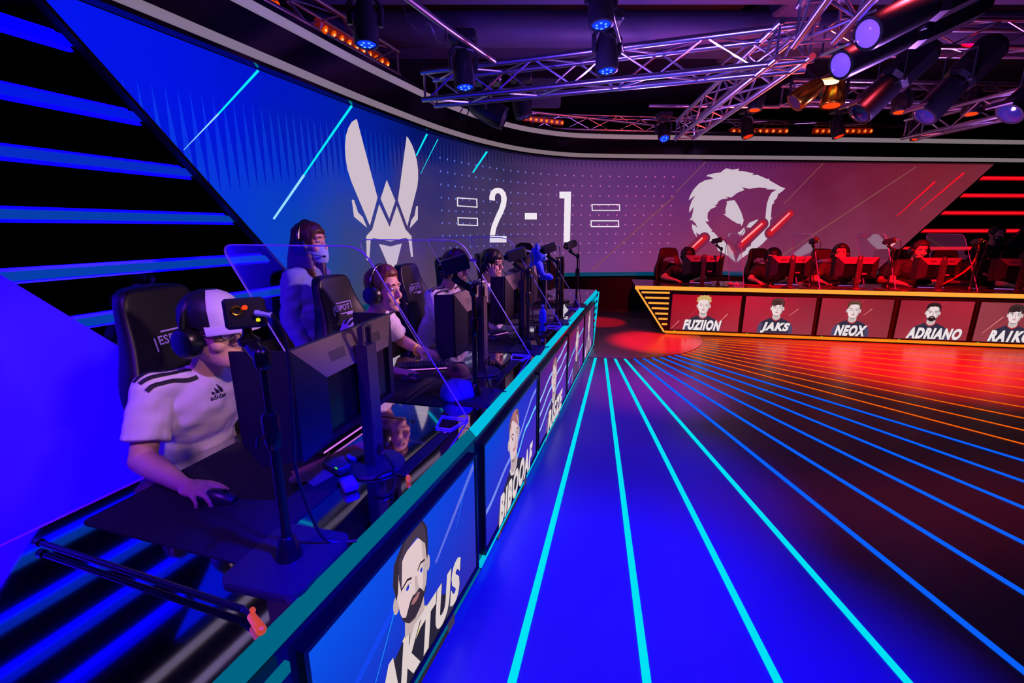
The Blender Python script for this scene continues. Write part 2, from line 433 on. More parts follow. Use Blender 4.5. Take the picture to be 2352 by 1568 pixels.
# vertical pleats that hang from the top edge
fr = math_('FRACT', math_('MULTIPLY', us, 11.5)); tri = math_('MULTIPLY', math_('ABSOLUTE', math_('SUBTRACT', fr, .5)), 2)
dep = math_('SUBTRACT', .8, math_('MULTIPLY', un, 1.7))          # how far the pleats hang
dep = math_('MAXIMUM', dep, .12)
st_ = math_('MAXIMUM', math_('SUBTRACT', .34, math_('MULTIPLY', un, 1.1)), 0.)
grow = math_('DIVIDE', math_('SUBTRACT', math_('SUBTRACT', LZ1-.02, st_), vz), dep)         # 0 at the top edge, 1 where they end
pl = math_('LESS_THAN', grow, tri)                                 # dark spikes narrowing downwards
off = math_('MULTIPLY', pl, math_('SUBTRACT', .82, math_('MULTIPLY', un, .75)))
dk = N('MixRGB', blend_type='MULTIPLY'); L(off, dk.inputs[0]); L(mx.outputs[0], dk.inputs[1]); 
dr_ = N('ValToRGB'); L(un, dr_.inputs[0]); dr_.color_ramp.elements[0].position = 0; dr_.color_ramp.elements[0].color = (.08, .04, .9, 1); dr_.color_ramp.elements[1].position = .34; dr_.color_ramp.elements[1].color = (.15, .16, .4, 1); L(dr_.outputs[0], dk.inputs[2])
# dot grid in the middle
fx = math_('SUBTRACT', math_('FRACT', math_('MULTIPLY', us, 5.6)), .5); fy = math_('SUBTRACT', math_('FRACT', math_('MULTIPLY', vz, 5.6)), .5)
dd = math_('ADD', math_('MULTIPLY', fx, fx), math_('MULTIPLY', fy, fy))
msk = math_('MULTIPLY', math_('GREATER_THAN', un, un_at(1010,420)), math_('LESS_THAN', un, un_at(1560,420)))
msk = math_('MULTIPLY', msk, math_('MULTIPLY', math_('LESS_THAN', vz, 2.62), math_('GREATER_THAN', vz, 1.0)))
dot = math_('MULTIPLY', math_('LESS_THAN', dd, .0065), msk)
dc = ramp(un, [(0, (90, 120, 255)), (un_at(1200,450), (130, 150, 255)), (un_at(1330,450), (220, 110, 190)), (1, (255, 90, 110))])
dm = N('MixRGB'); L(math_('MULTIPLY', dot, .75), dm.inputs[0]); L(dk.outputs[0], dm.inputs[1]); L(dc, dm.inputs[2])
em = N('Emission'); L(dm.outputs[0], em.inputs[0]); em.inputs[1].default_value = 1.0; L(em.outputs[0], nt.nodes['Material Output'].inputs[0])

NC, NR = 150, 16
vs = []; uvs = []
for j in range(NR+1):
    z = LZ0+(LZ1-LZ0)*j/NR
    for i in range(NC+1):
        s = s_left(z)+(s_right(z)-s_left(z))*i/NC
        vs.append(wall(s, z, 0)); uvs.append((s, z))
fs = [(j*(NC+1)+i, j*(NC+1)+i+1, (j+1)*(NC+1)+i+1, (j+1)*(NC+1)+i) for j in range(NR) for i in range(NC)]
mb = MB().add(vs, fs)
video = mb.build('video_wall', MATS['video_picture'], uvfn=lambda i: uvs[i])
tag(video, 'huge curved video wall fading from blue to red with score 2 - 1', 'screen')
# cabinet behind the picture
mb = MB(); mb.add([wall(s, z, -.05) for s, z in uvs], [tuple(reversed(f)) for f in fs]); mb.build('cabinet', BLACK, video)

def sz(pts): return [onwall(u, v) for u, v in pts]
def onto(mb, polys, out=.005, step=.2):
    """Flat picture shapes given in photo pixels, laid on the curved wall."""
    for pts in polys:
        q = pts if isinstance(pts[0][0], float) and pts[0][0] < 30 else sz(pts)
        bm = bmesh.new(); vv = [bm.verts.new((s, z, 0)) for s, z in q]
        for a, b_, c in tessellate_polygon([[V((s, z, 0)) for s, z in q]]):
            try: bm.faces.new((vv[a], vv[b_], vv[c]))
            except ValueError: pass
        lo = min(s for s, z in q); hi = max(s for s, z in q); x = math.floor(lo/step)*step+step
        while x < hi:
            bmesh.ops.bisect_plane(bm, geom=bm.verts[:]+bm.edges[:]+bm.faces[:], plane_co=(x, 0, 0), plane_no=(1, 0, 0)); x += step
        bm.verts.index_update(); bm.normal_update()
        mb.add([wall(v_.co.x, v_.co.y, out) for v_ in bm.verts], [tuple(v_.index for v_ in (f.verts if f.normal.z > 0 else reversed(f.verts))) for f in bm.faces])
        bm.free()
    return mb
def zoomed(x0, y0, k, pts): return [(x0+x/k, y0+y/k) for x, y in pts]
EMB = glow('emblem_white', (206, 188, 202))
Z = lambda *p: zoomed(760, 250, 4.02, p)
winged = [
 Z((230,95),(238,100),(428,820),(358,1075),(350,1062),(185,670),(150,560),(132,450),(127,350),(135,250),(158,175),(190,120)),
 Z((697,253),(715,275),(745,330),(772,400),(792,480),(803,570),(803,650),(795,720),(703,1082),(616,845)),
 Z((513,655),(592,848),(537,1015),(456,830)),
 Z((190,840),(210,840),(248,955),(292,1000),(332,1098),(210,995)),
 Z((785,898),(801,898),(800,1022),(725,1104),(738,1030),(770,985)),
 Z((443,880),(540,1090),(606,895),(686,1112),(742,1175),(756,1365),(738,1365),(712,1205),(688,1190),(548,1224),(388,1192),(364,1212),(352,1398),(328,1398),(323,1175),(380,1112)),
 Z((440,1246),(548,1270),(652,1242),(578,1540),(566,1535))]
onto(MB(), winged).build('winged_emblem', EMB, video)
Z = lambda *p: zoomed(1560, 370, 6.532, p)
hood_out = [(705,108),(800,130),(898,113),(880,148),(1000,158),(1118,188),(1090,212),(1170,206),(1325,272),(1352,262),(1345,285),(1450,345),(1520,385),(1588,408),(1540,455),(1480,495),(1465,550),(1412,605),(1425,625),(1388,655),(1378,760),(1372,850),(1395,848),(1360,885),(1354,1000),(1352,1100),(1310,1140),(1332,1148),(1240,1245),(1130,1330),(1000,1410),(930,1460),(862,1520),(868,1470),(900,1400),(990,1345),(1010,1300),(1070,1272),(1080,1220),(1150,1130),(1210,1085),(1240,990),(1252,890),(1245,870),(1290,870),(1300,740),(1312,640),(1345,540),(1385,470),(1455,430),(1380,425),(1295,422),(1322,408),(1200,395),(1050,415),(990,405),(932,390),(980,430),(870,475),(780,545),(695,535),(730,560),(640,570),(590,600),(555,660),(522,655),(556,682),(470,720),(425,780),(420,850),(442,905),(388,905),(440,970),(497,1045),(470,1055),(520,1070),(620,1185),(660,1190),(720,1250),(770,1320),(805,1360),(842,1520),(740,1430),(660,1380),(580,1340),(545,1250),(480,1215),(370,1155),(255,1070),(262,1142),(215,1070),(190,1000),(192,945),(235,965),(275,1000),(240,930),(195,890),(220,878),(150,888),(185,840),(200,780),(215,685),(148,775),(150,700),(185,600),(238,515),(140,590),(160,520),(210,430),(290,340),(390,285),(520,265),(470,240),(402,225),(430,205),(500,188),(620,170),(660,135)]
mask = [Z(*hood_out),
 Z((825,585),(870,650),(930,770),(965,885),(955,930),(930,972),(918,965),(925,940),(880,940),(790,890),(700,825),(665,800),(662,788),(692,800),(690,720),(715,630),(705,608),(760,592)),
 Z((1170,873),(1198,900),(1150,990),(1060,1000),(1003,990),(1050,925)),
 Z((975,992),(968,1030),(925,1110),(895,1115),(877,1075),(885,1060),(905,1062),(930,1035)), Z((985,1005),(985,1060),(960,1110),(932,1118),(970,1045))]
onto(MB(), mask).build('hooded_skull_emblem', EMB, video)
# score
WH = glow('score_white', (240, 230, 240))
mb = MB()
Z = lambda *p: zoomed(750, 0, 2.94, p)
two = [(1098,1350),(1098,1325),(1108,1292),(1130,1273),(1157,1268),(1185,1275),(1207,1300),(1216,1340),(1210,1390),(1190,1440),(1165,1490),(1145,1540),(1136,1590),(1214,1592),(1214,1637),(1100,1637),(1102,1580),(1115,1520),(1140,1460),(1165,1405),(1178,1360),(1178,1325),(1168,1308),(1155,1304),(1142,1310),(1135,1330),(1136,1355)]
onto(mb, [Z(*two), Z((1572,1294),(1650,1294),(1643,1635),(1600,1635),(1606,1340),(1572,1338)), Z((1338,1438),(1419,1438),(1419,1481),(1338,1481))])
mb.build('score_digits', WH, video)
mb = MB()
def bracket(x0, y0, x1, y1, k=5, tilt=0):
    a = [(x0, y0), (x1, y0+tilt), (x1+2, y1+tilt), (x0+2, y1)]
    out = []
    for i in range(4):
        p, q = a[i], a[(i+1) % 4]
        if abs(p[0]-q[0]) > abs(p[1]-q[1]): dy = k if i == 0 else -k; out.append([p, q, (q[0], q[1]+dy), (p[0], p[1]+dy)])
        else: dx = -k if i == 1 else k; out.append([p, q, (q[0]+dx, q[1]), (p[0]+dx, p[1])])
    return [Z(*r) for r in out]
for bx in ((878,1332,1016,1393,7,9), (882,1466,1020,1521,7,5), (1788,1378,1980,1424,7,0), (1782,1487,1974,1533,7,0)): onto(mb, bracket(*bx), .006)
mb.build('score_brackets', WH, video)
# bright streaks
_so = [.0045]
def streaks(name, col, segs, strength=1.):
    mb = MB(); _so[0] += .0004
    for (x0, y0, x1, y1, w0, w1) in segs:
        d = V((x1-x0, y1-y0)).normalized(); p = V((-d.y, d.x))
        onto(mb, [[(x0+p.x*w0, y0+p.y*w0), (x1+p.x*w1, y1+p.y*w1), (x1-p.x*w1, y1-p.y*w1), (x0-p.x*w0, y0-p.y*w0)]], _so[0])
    return mb.build(name, glow(name, col, strength), video)
streaks('orange_lines', (150, 84, 84), [(1620,372,1552,442,.8,.8), (1550,450,1360,640-20,1,1), (1890,375,1800,468,.8,.8), (2104,383,1760,610,.9,1.6)], .8)
def caps_poly(x0, y0, x1, y1, w_):
    a = atan2(y1-y0, x1-x0); return [(x1+w_*cos(a-pi/2+pi*i/8), y1+w_*sin(a-pi/2+pi*i/8)) for i in range(9)]+[(x0+w_*cos(a+pi/2+pi*i/8), y0+w_*sin(a+pi/2+pi*i/8)) for i in range(9)]
for k in range(7):
    f = k/6; cc = tuple(int(a+(b_-a)*f**1.4) for a, b_ in zip((112, 36, 76), (216, 22, 34))); w_ = 13-10*f; _so[0] += .0003
    mb = MB(); onto(mb, [caps_poly(*q, w_) for q in ((1815,490,1768,536), (1752,513,1700,564), (1618,546,1584,578))], _so[0]); mb.build('red_glow', glow('red_glow_%d' % k, cc), video)
streaks('cyan_streaks', (10, 235, 250), [(592,162,500,262,3.2,2.2), (807,243,697,402,3,2.2), (980,308,955,358,2.2,1.5), (1118,348,1085,397,2.2,1.6), (1005,320,965,400,1,.5)])
streaks('pale_streaks', (150, 225, 255), [(500,262,420,345,2.2,.6), (697,402,627,503,3,2.6)])
streaks('red_streaks', (250, 20, 40), [(2147,417,2058,497,2,.8), (2213,397,2112,482,2,.8)])
streaks('hot_streaks', (255, 150, 160), [(1813,489,1770,530,1.6,2.2), (1750,513,1702,556,2.2,2), (1613,546,1590,568,2,1.5), (2055,556,2040,569,2.4,2.4)])

# ------------------------------------------------------------------ light tubes in the slanted openings
def light_tube(sa, sb, z, w0, col, label, group, slopeA, slopeB, h=.062):
    e = thing('light_tube', label, 'light', wall(sa, z, -.02), 0, group)
    o = V(e.location)
    def sh(hh, o0, o1):
        mb = MB(); rr = []
        n = 24
        for k in range(n+1):
            f = k/n; ring = []
            for zz, oo in ((-hh, o0), (-hh, o1), (hh, o1), (hh, o0)):
                s = (sa+slopeA*zz)*(1-f)+(sb+slopeB*zz)*f
                ring.append(wall(s, z+zz, oo)-o)
            rr.append(ring)
        return mb.rings(rr)
    sh(h*.58, -.03, .0).build('diffuser', col, e)
    sh(h, -.07, -.032).build('halo_channel', w0, e)
TB = glow('blue_tube', (6, 62, 172)); TR = glow('red_tube', (255, 16, 34))
CHB = mat('tube_halo_blue', (20, 20, 60), .4, emit=(2, 0, 236), strength=4.); CHR = mat('tube_halo_red', (60, 10, 10), .4, emit=(120, 0, 8), strength=.8)  # channel emission stands in for the halo around each tube
tz = [onwall(120, 560-0)[1]]
zt = [onwall(190, 742)[1]-.0, onwall(100, 630)[1], onwall(270, 497)[1], onwall(220, 371)[1], onwall(165, 236)[1], onwall(95, 73)[1]]
TBS = {'topmost': glow('tube_top', (2, 0, 255)), 'second highest': glow('tube_second', (4, 24, 228)), 'fourth lowest': glow('tube_third', (6, 44, 196))}
names = ['lowest', 'second lowest', 'third lowest', 'fourth lowest', 'second highest', 'topmost']
for z, nm in zip(zt, names):
    light_tube(s_panel(z)+.02, s_left(z)-.08, z, CHB, TBS[nm] if nm in TBS else TB, 'blue light tube left of the video wall, %s of six' % nm, 'blue light tubes', _gl, _el, .042)
zr = [onwall(2300, v)[1] for v in (570, 530, 489, 449, 409)]
for z, nm in zip(zr, ('lowest', 'second lowest', 'middle', 'second highest', 'topmost')):
    light_tube(s_right(z)+.08, s_rpanel(z)-.03, z, CHR, TR, 'red light tube right of the video wall, %s of five' % nm, 'red light tubes', _fl, _fl, .046)

# ------------------------------------------------------------------ glowing strips in the floor, fanning out from the round dais
DC = V((1.44, 7.1, 0)); DR = 1.49
mb = MB().lathe([(DR, 0), (DR, .006), (DR-.008, .008), (.001, .008)], DC, 72)
tag(mb.build('floor_disc', mat('dais_vinyl', (120, 105, 112), .28, noise=.1, nscale=5)), 'round red-lit disc in the floor where the light strips meet', 'floor disc')
FB = glow('floor_blue', (0, 226, 246)); FB2 = glow('floor_blue_far', (8, 96, 255)); FO = glow('floor_orange', (255, 100, 8))
ordn = ['first', 'second', 'third', 'fourth', 'fifth', 'sixth', 'seventh', 'eighth', 'ninth', 'tenth', 'eleventh', 'twelfth', 'thirteenth']
def floor_strip(ang, r0, r1, wd, m, label, group):
    a = R(ang); d = V((cos(a), sin(a), 0)); p = V((-d.y, d.x, 0)); o = DC+d*r0
    mb = MB(); q = [p*wd/2, d*(r1-r0)+p*wd/2, d*(r1-r0)-p*wd/2, -p*wd/2]
    mb.add([x for x in q]+[x+V((0, 0, .004)) for x in q], [(3,2,1,0), (4,5,6,7), (0,1,5,4), (1,2,6,5), (2,3,7,6), (3,0,4,7)])
    o2 = mb.build('floor_light_strip', m); o2.location = o
    tag(o2, label, 'light strip', group)
for k in range(10):
    a = -104.0+k*4.72
    floor_strip(a, DR+.01, 7.4, .032, FB if k < 4 else FB2, 'blue glowing floor strip, %s counting from the blue desk' % ordn[k], 'blue floor strips')
rng = [-56.9, -52.3, -47.7, -43.0, -38.2, -33.5, -28.7, -24.0, -19.5, -15.6]
for k, a in enumerate(rng):
    floor_strip(a, DR+.01, 7.4, .018, FO, 'orange glowing floor strip, %s counting from the blue strips' % ordn[k], 'orange floor strips')
# ------------------------------------------------------------------ portraits for the desk displays (head height = 1 unit, chin at 0)
def lens(cx, cy, rx, ry, n=14): return [(cx+rx*cos(2*pi*i/n), cy+ry*sin(2*pi*i/n)) for i in range(n)]
def tint(c, f): return tuple(max(0, min(255, int(x*f))) for x in c)
FACE = [(-.31,.64),(-.32,.46),(-.29,.26),(-.24,.12),(-.15,.03),(0,-.01),(.15,.03),(.24,.12),(.29,.26),(.32,.46),(.31,.64),(.27,.8),(.12,.9),(-.12,.9),(-.27,.8)]
HAIRS = {
 'short': [(-.33,.52),(-.37,.72),(-.33,.9),(-.2,1.0),(0,1.04),(.2,1.0),(.33,.9),(.37,.72),(.33,.52),(.3,.56),(.29,.7),(.22,.79),(.05,.82),(-.1,.8),(-.24,.78),(-.29,.7),(-.3,.56)],
 'swept': [(-.34,.48),(-.38,.7),(-.34,.92),(-.18,1.06),(.06,1.1),(.26,1.05),(.36,.9),(.36,.7),(.33,.48),(.3,.54),(.285,.74),(.2,.9),(.02,.95),(-.18,.88),(-.28,.74),(-.31,.54)],
 'fringe': [(-.34,.5),(-.38,.74),(-.32,.95),(-.12,1.06),(.1,1.06),(.3,.97),(.38,.76),(.34,.5),(.29,.6),(.24,.74),(.16,.62),(.02,.66),(-.12,.6),(-.24,.58),(-.3,.64)],
 'curly': [(-.33,.62),(-.42,.7),(-.38,.82),(-.4,.92),(-.28,.97),(-.24,1.06),(-.1,1.03),(-.02,1.1),(.1,1.04),(.22,1.08),(.27,.98),(.38,.95),(.37,.83),(.42,.72),(.33,.62),(.28,.74),(.18,.8),(.1,.76),(0,.83),(-.1,.77),(-.2,.81),(-.28,.74)],
 'buzz': [(-.32,.56),(-.34,.74),(-.27,.9),(-.1,.98),(.1,.98),(.27,.9),(.34,.74),(.32,.56),(.29,.68),(.2,.82),(0,.85),(-.2,.82),(-.29,.68)]}
def portrait(fr, s0, z0, k, out, parent, hair='short', hc=(44,32,44), beard=0, jersey=(38,36,56), trim_=(176,40,52), skin=(222,196,206), eye=(40,36,60), yaw=0., detail=True, arms=False):
    L_ = []          # (polygon, colour)
    sh = tint(skin, .86); dk = tint(skin, .62)
    L_ += [([(-1.0,-1.1),(-.98,-.72),(-.86,-.46),(-.62,-.3),(-.24,-.13),(.24,-.13),(.62,-.3),(.86,-.46),(.98,-.72),(1.0,-1.1)], jersey)]
    L_ += [([(-1.0,-1.1),(-.98,-.72),(-.86,-.46),(-.7,-.5),(-.76,-.8),(-.8,-1.1)], tint(jersey, 1.6)), ([(.8,-1.1),(.76,-.8),(.7,-.5),(.86,-.46),(.98,-.72),(1.0,-1.1)], tint(jersey, 1.5))]
    L_ += [([(-.27,-.12),(-.2,-.26),(0,-.36),(.2,-.26),(.27,-.12),(.2,-.1),(0,-.2),(-.2,-.1)], trim_)]
    L_ += [([(-.2,.2),(-.22,-.13),(-.14,-.24),(0,-.29),(.14,-.24),(.22,-.13),(.2,.2)], sh), ([(-.19,.08),(-.1,-.04),(0,-.08),(.1,-.04),(.19,.08),(.19,.2),(-.19,.2)], dk)]
    L_ += [(lens(-.34, .42, .055, .11), sh), (lens(.34, .42, .055, .11), sh)]
    L_ += [(FACE, skin), ([(.31,.64),(.27,.8),(.2,.84),(.22,.5),(.18,.22),(.1,.02),(.24,.12),(.29,.26),(.32,.46)], sh)]
    if beard:
        bc = tint(hc, 1.05 if beard > 1 else 1.7)
        L_ += [([(-.315,.42),(-.3,.25),(-.24,.1),(-.13,-.01),(0,-.05),(.13,-.01),(.24,.1),(.3,.25),(.315,.42),(.285,.2),(.2,.12),(.11,.24),(.05,.27),(0,.258),(-.05,.27),(-.11,.24),(-.2,.12),(-.285,.2)], bc)]
        L_ += [([(-.1,.19),(-.05,.225),(0,.215),(.05,.225),(.1,.19),(.05,.15),(0,.14),(-.05,.15)], (168,110,118))]
    else:
        L_ += [([(-.11,.2),(-.05,.225),(0,.215),(.05,.225),(.11,.2),(.05,.165),(0,.155),(-.05,.165)], (176,112,122))]
    L_ += [(HAIRS[hair], hc), ([(x*.8+.02, y*.97+.02) for x, y in HAIRS[hair][:8]]+[(.1,.93),(-.2,.9)], tint(hc, 1.35))] if hair != 'curly' else [(HAIRS[hair], hc)]
    for sx in (-1, 1):
        L_ += [([(sx*.06,.53),(sx*.14,.575),(sx*.25,.545),(sx*.25,.52),(sx*.14,.545),(sx*.06,.5)], tint(hc, .9))]
        L_ += [([(sx*.07,.455),(sx*.14,.485),(sx*.22,.455),(sx*.14,.432)], (236,228,240)), (lens(sx*.145, .457, .03, .027, 10), eye)]
        L_ += [([(sx*.06,.46),(sx*.14,.497),(sx*.235,.458),(sx*.14,.484)], (60,44,56))]
    L_ += [([(-.02,.5),(.035,.47),(.045,.34),(.075,.3),(.04,.275),(0,.265),(-.06,.285),(-.02,.3)], sh), ([(-.06,.29),(-.03,.277),(0,.28),(.03,.277),(.06,.29),(.03,.268),(-.03,.268)], dk)]
    cols = []; mb = MB(); lay = 0
    for poly, c in L_:
        if c not in cols: cols.append(c)
        lay += 1; mb.mset(cols.index(c))
        # a face turned a little: squeeze one side
        pp = [((x+yaw*(.12 if abs(x) < .33 and y > 0 else 0)*(1-abs(x)*2.5)), y) for x, y in poly]
        mb.flat(pp, lay, lambda x, y, l: fr.P(s0+x*k, -(out+l*.00035), z0+y*k))
    return mb.build('portrait', [glow('pic_%d_%d_%d' % c, c) for c in cols], parent)
def lettering(fr, s0, z0, wd, ht, body, out, parent, col=(226,208,214), shear=.28, name='lettering', back=(46,40,60)):
    vs, fs = text_mesh(body, wd, ht, shear, .06)
    mb = MB()
    if back: mb.mset(1).add([fr.P(s0+x+.006, -out, z0+y-.006) for x, y in vs], fs)
    mb.mset(0).add([fr.P(s0+x, -(out+.001), z0+y) for x, y in vs], fs)
    return mb.build(name, [glow('letters_%d' % col[0], col), glow('letters_back', back or (0,0,0))], parent)

def picture(name, c00, c10, c01, c11):
    """Screen picture: a bilinear blend of four corner colours with soft cloudiness."""
    m = bpy.data.materials.new(name); m.use_nodes = True; MATS[name] = m
    nt = m.node_tree; nt.nodes.remove(nt.nodes['Principled BSDF'])
    uv = nt.nodes.new('ShaderNodeUVMap'); uv.uv_map = 'uv'; sp = nt.nodes.new('ShaderNodeSeparateXYZ'); nt.links.new(uv.outputs[0], sp.inputs[0])
    ns = nt.nodes.new('ShaderNodeTexNoise'); ns.inputs['Scale'].default_value = 2.2; ns.inputs['Detail'].default_value = 3; nt.links.new(uv.outputs[0], ns.inputs['Vector'])
    def mixc(f, a, b_):
        q = nt.nodes.new('ShaderNodeMixRGB'); nt.links.new(f, q.inputs[0])
        for i, x in ((1, a), (2, b_)):
            if isinstance(x, tuple): q.inputs[i].default_value = (*lin(x), 1)
            else: nt.links.new(x, q.inputs[i])
        return q.outputs[0]
    ad = nt.nodes.new('ShaderNodeMath'); ad.operation = 'MULTIPLY_ADD'; nt.links.new(ns.outputs['Fac'], ad.inputs[0]); ad.inputs[1].default_value = .7
    sb = nt.nodes.new('ShaderNodeMath'); sb.operation = 'SUBTRACT'; sb.use_clamp = True; nt.links.new(sp.outputs[0], ad.inputs[2]); nt.links.new(ad.outputs[0], sb.inputs[0]); sb.inputs[1].default_value = .35
    e = nt.nodes.new('ShaderNodeEmission'); nt.links.new(mixc(sp.outputs[1], mixc(sb.outputs[0], c00, c10), mixc(sb.outputs[0], c01, c11)), e.inputs[0])
    nt.links.new(e.outputs[0], nt.nodes['Material Output'].inputs[0]); return m

GLOSS = mat('gloss_desk', (196, 196, 212), .045, noise=.1, nscale=20); GLOSS.node_tree.nodes['Principled BSDF'].inputs['Metallic'].default_value = 1.
FRONT = mat('gloss_front', (12, 11, 22), .16, spec=.6, noise=.2, nscale=10)
BEZ = mat('bezel_black', (8, 8, 12), .25, spec=.5)
TEAL = glow('teal_strip', (0, 100, 132)); TEALB = glow('teal_strip_bright', (0, 190, 225)); ORG = glow('orange_strip', (255, 168, 60)); ORGB = glow('orange_bar', (255, 150, 52))

def display(desk, fr, s0, s1, z0, z1, pic, out=.0):
    """A flat screen set in the desk front: bezel is the part, the picture and what it shows are sub-parts."""
    b = .014
    mb = MB()
    def pt(s, z, o): return fr.P(s, -o, z)
    for (a, c, e, d) in ((s0-b, z0-b*1.3, s1+b, z0), (s0-b, z1, s1+b, z1+b), (s0-b, z0, s0, z1), (s1, z0, s1+b, z1)):
        mb.prism([(a, c), (e, c), (e, d), (a, d)], out-.02, out+.012, pt)
    f = mb.build('display', BEZ, desk)
    q = [(s0, z0), (s1, z0), (s1, z1), (s0, z1)]
    mb = MB().add([pt(s, z, out+.003) for s, z in q], [(0, 1, 2, 3)])
    mb.build('picture', pic, f, uvfn=lambda i: [(0,0),(1,0),(1,1),(0,1)][i])
    return f
def streak(fr, parent, segs, out, col, name='light_streak'):
    mb = MB()
    for s0, z0, s1, z1, w_ in segs:
        d = V((s1-s0, z1-z0)).normalized(); p = V((-d.y, d.x))*w_
        mb.add([fr.P(s, -out, z) for s, z in ((s0-p.x*.5, z0-p.y*.5), (s1-p.x, z1-p.y), (s1+p.x, z1+p.y), (s0+p.x*.5, z0+p.y*.5))], [(0, 1, 2, 3)])
    return mb.build(name, glow('st_%d_%d_%d' % col, col), parent)
def wave(fr, parent, pts, w_, out, col):
    mb = MB(); n = 30; vs = []
    for i in range(n+1):
        f = i/n*(len(pts)-1); k = min(int(f), len(pts)-2); f -= k; f = f*f*(3-2*f)
        s = pts[k][0]+(pts[k+1][0]-pts[k][0])*(i/n*(len(pts)-1)-k); z = pts[k][1]+(pts[k+1][1]-pts[k][1])*f
        vs += [fr.P(s, -out, z-w_), fr.P(s, -out, z+w_)]
    mb.add(vs, [(2*i, 2*i+2, 2*i+3, 2*i+1) for i in range(n)])
    return mb.build('light_wave', glow('wv_%d_%d_%d' % col, col), parent)

# ------------------------------------------------------------------ the blue desk
DT = .757
desk = thing('stage_desk', 'long glossy black desk of the blue team with teal light edges and front displays', 'desk', (0, 0, 0))
def top_prism(mb, fr, s0, s1, t0, t1, z0, z1):
    return mb.prism([(s0, t0), (s1, t0), (s1, t1), (s0, t1)], z0, z1, lambda s, t, z: fr.P(s, t, z))
mb = MB(); top_prism(mb, BF, .004, 4.93, .036, .96, .722, DT); mb.build('tabletop', GLOSS, desk)
mb = MB(); top_prism(mb, BN, -1.62, -.004, .036, .96, .722, DT); mb.build('tabletop', GLOSS, desk)
# carcass and front panels
mb = MB().prism([(0, .03), (4.5, .03), (4.93, .72), (0, .72)], .012, .26, lambda s, z, t: BF.P(s, t, z)); mb.build('front_panel', FRONT, desk)
mb = MB().prism([(-1.22, .03), (-.006, .03), (-.006, .72), (-1.62, .72)], .012, .26, lambda s, z, t: BN.P(s, t, z)); mb.build('front_panel', FRONT, desk)
def edge(mb, fr, s0, s1, t0, z0, t1, z1):
    return mb.add([fr.P(s0, t0, z0), fr.P(s1, t0, z0), fr.P(s1, t1, z1), fr.P(s0, t1, z1), fr.P(s0, t1, z0), fr.P(s1, t1, z0)], [(0,1,2,3), (0,4,5,1), (1,5,2), (0,3,4)])
for fr, a, b_ in ((BN, -1.62, -.002), (BF, .002, 4.95)):
    m_ = TEAL if fr is BN else TEALB
    edge(MB(), fr, a, b_, .002, .722, .036, DT).build('edge_light', m_, desk)
    lo = (-1.18, -.01) if fr is BN else (.01, 4.47)
    mb = MB(); mb.prism([(lo[0], .03), (lo[1], .03), (lo[1], .052), (lo[0], .052)], -.006, .012, lambda s, z, t: fr.P(s, t, z)); mb.build('base_light', m_, desk)
def end_bars(desk, fr, sin_, top_s, bot_s, zt, zb, m_, n, w_=.02, dirn=1, out=.004):
    """The slanted light at a desk end and the short bars beside it."""
    mb = MB(); d = V((bot_s-top_s, zb-zt)).normalized(); p = V((-d.y, d.x))*w_
    mb.prism([(top_s, zt), (top_s+2*abs(p.x)*dirn, zt), (bot_s+2*abs(p.x)*dirn, zb), (bot_s, zb)], -out-.01, .0, lambda s, z, t: fr.P(s, t, z)); mb.build('slanted_light', m_, desk)
    for k in range(n):
        z = zt-(zt-zb)*(k+.75)/(n+.3); sl = top_s+(bot_s-top_s)*(zt-z)/(zt-zb)+dirn*.06
        if (sin_-sl)*dirn < .03: continue
        h = .014; MB().prism([(sl, z-h), (sin_, z-h), (sin_, z+h), (sl, z+h)], -out-.01, .0, lambda s, z_, t: fr.P(s, t, z_)).build('bar_light', m_, desk)
end_bars(desk, BF, 4.48, 4.95, 4.5, .73, .04, TEALB, 8, .012, -1)
end_bars(desk, BN, -1.1, -1.64, -1.22, .73, .04, TEAL, 8, .02, 1)
for fr, ss, dk_ in ((BN, (-1.5,), desk), (BF, (.02, 2.3, 4.85), desk)):
    for s in ss: MB().prism([(s, .4), (s+.05, .4), (s+.05, .9), (s, .9)], 0, .722, lambda s, t, z: fr.P(s, t, z)).build('leg', BEZ, dk_)
# cable slots and the seam rods
SLOT = mat('slot_black', (2, 2, 3), .6)
def slot(fr, s0, s1, t0, t1, z=DT):
    mb = MB(); r = (t1-t0)/2; tc_ = (t0+t1)/2; pl = []
    for i in range(9): a = -pi/2+pi*i/8; pl.append((s1-r+r*cos(a), tc_+r*sin(a)))
    for i in range(9): a = pi/2+pi*i/8; pl.append((s0+r+r*cos(a), tc_+r*sin(a)))
    mb.mset(0).prism(pl, z, z+.003, lambda s, t, zz: fr.P(s, t, zz))
    pr = [fr.P(s, t, z+.003) for s, t in pl]; mb.mset(1).tube(pr, .0025, 6, True)
    return mb.build('cable_slot', [SLOT, mat('slot_rim', (60, 60, 75), .2, 1)], desk)
for pa, pb in (((1010,1000), (935,1085)), ((1193,828), (1137,870)), ((1274,754), (1241,773)), ((1319,709), (1300,723))):
    fr = BN if pa[0] == 1010 else BF
    a = fr.inv(Pz(*pa, DT)); b_ = fr.inv(Pz(*pb, DT)); s0, s1 = sorted((a[0], b_[0])); t_ = (a[1]+b_[1])/2
    slot(fr, s0-.03, s1+.03, t_-.028, t_+.028)
BP = [picture('blue_screen_%d' % i, *c) for i, c in enumerate((
  ((8,30,190), (50,44,176), (10,84,236), (14,60,220)), ((40,34,196), (74,44,190), (6,70,220), (40,40,196)), ((66,50,190), (92,52,196), (80,30,130), (126,36,130)), ((84,48,186), (116,44,170), (120,30,70), (120,40,110)), ((96,60,150), (110,66,150), (120,50,80), (84,44,96))))]
dsp = [(BN, -1.045, -.045), (BF, .07, 1.12), (BF, 1.19, 2.31), (BF, 2.38, 3.43), (BF, 3.5, 4.43)]
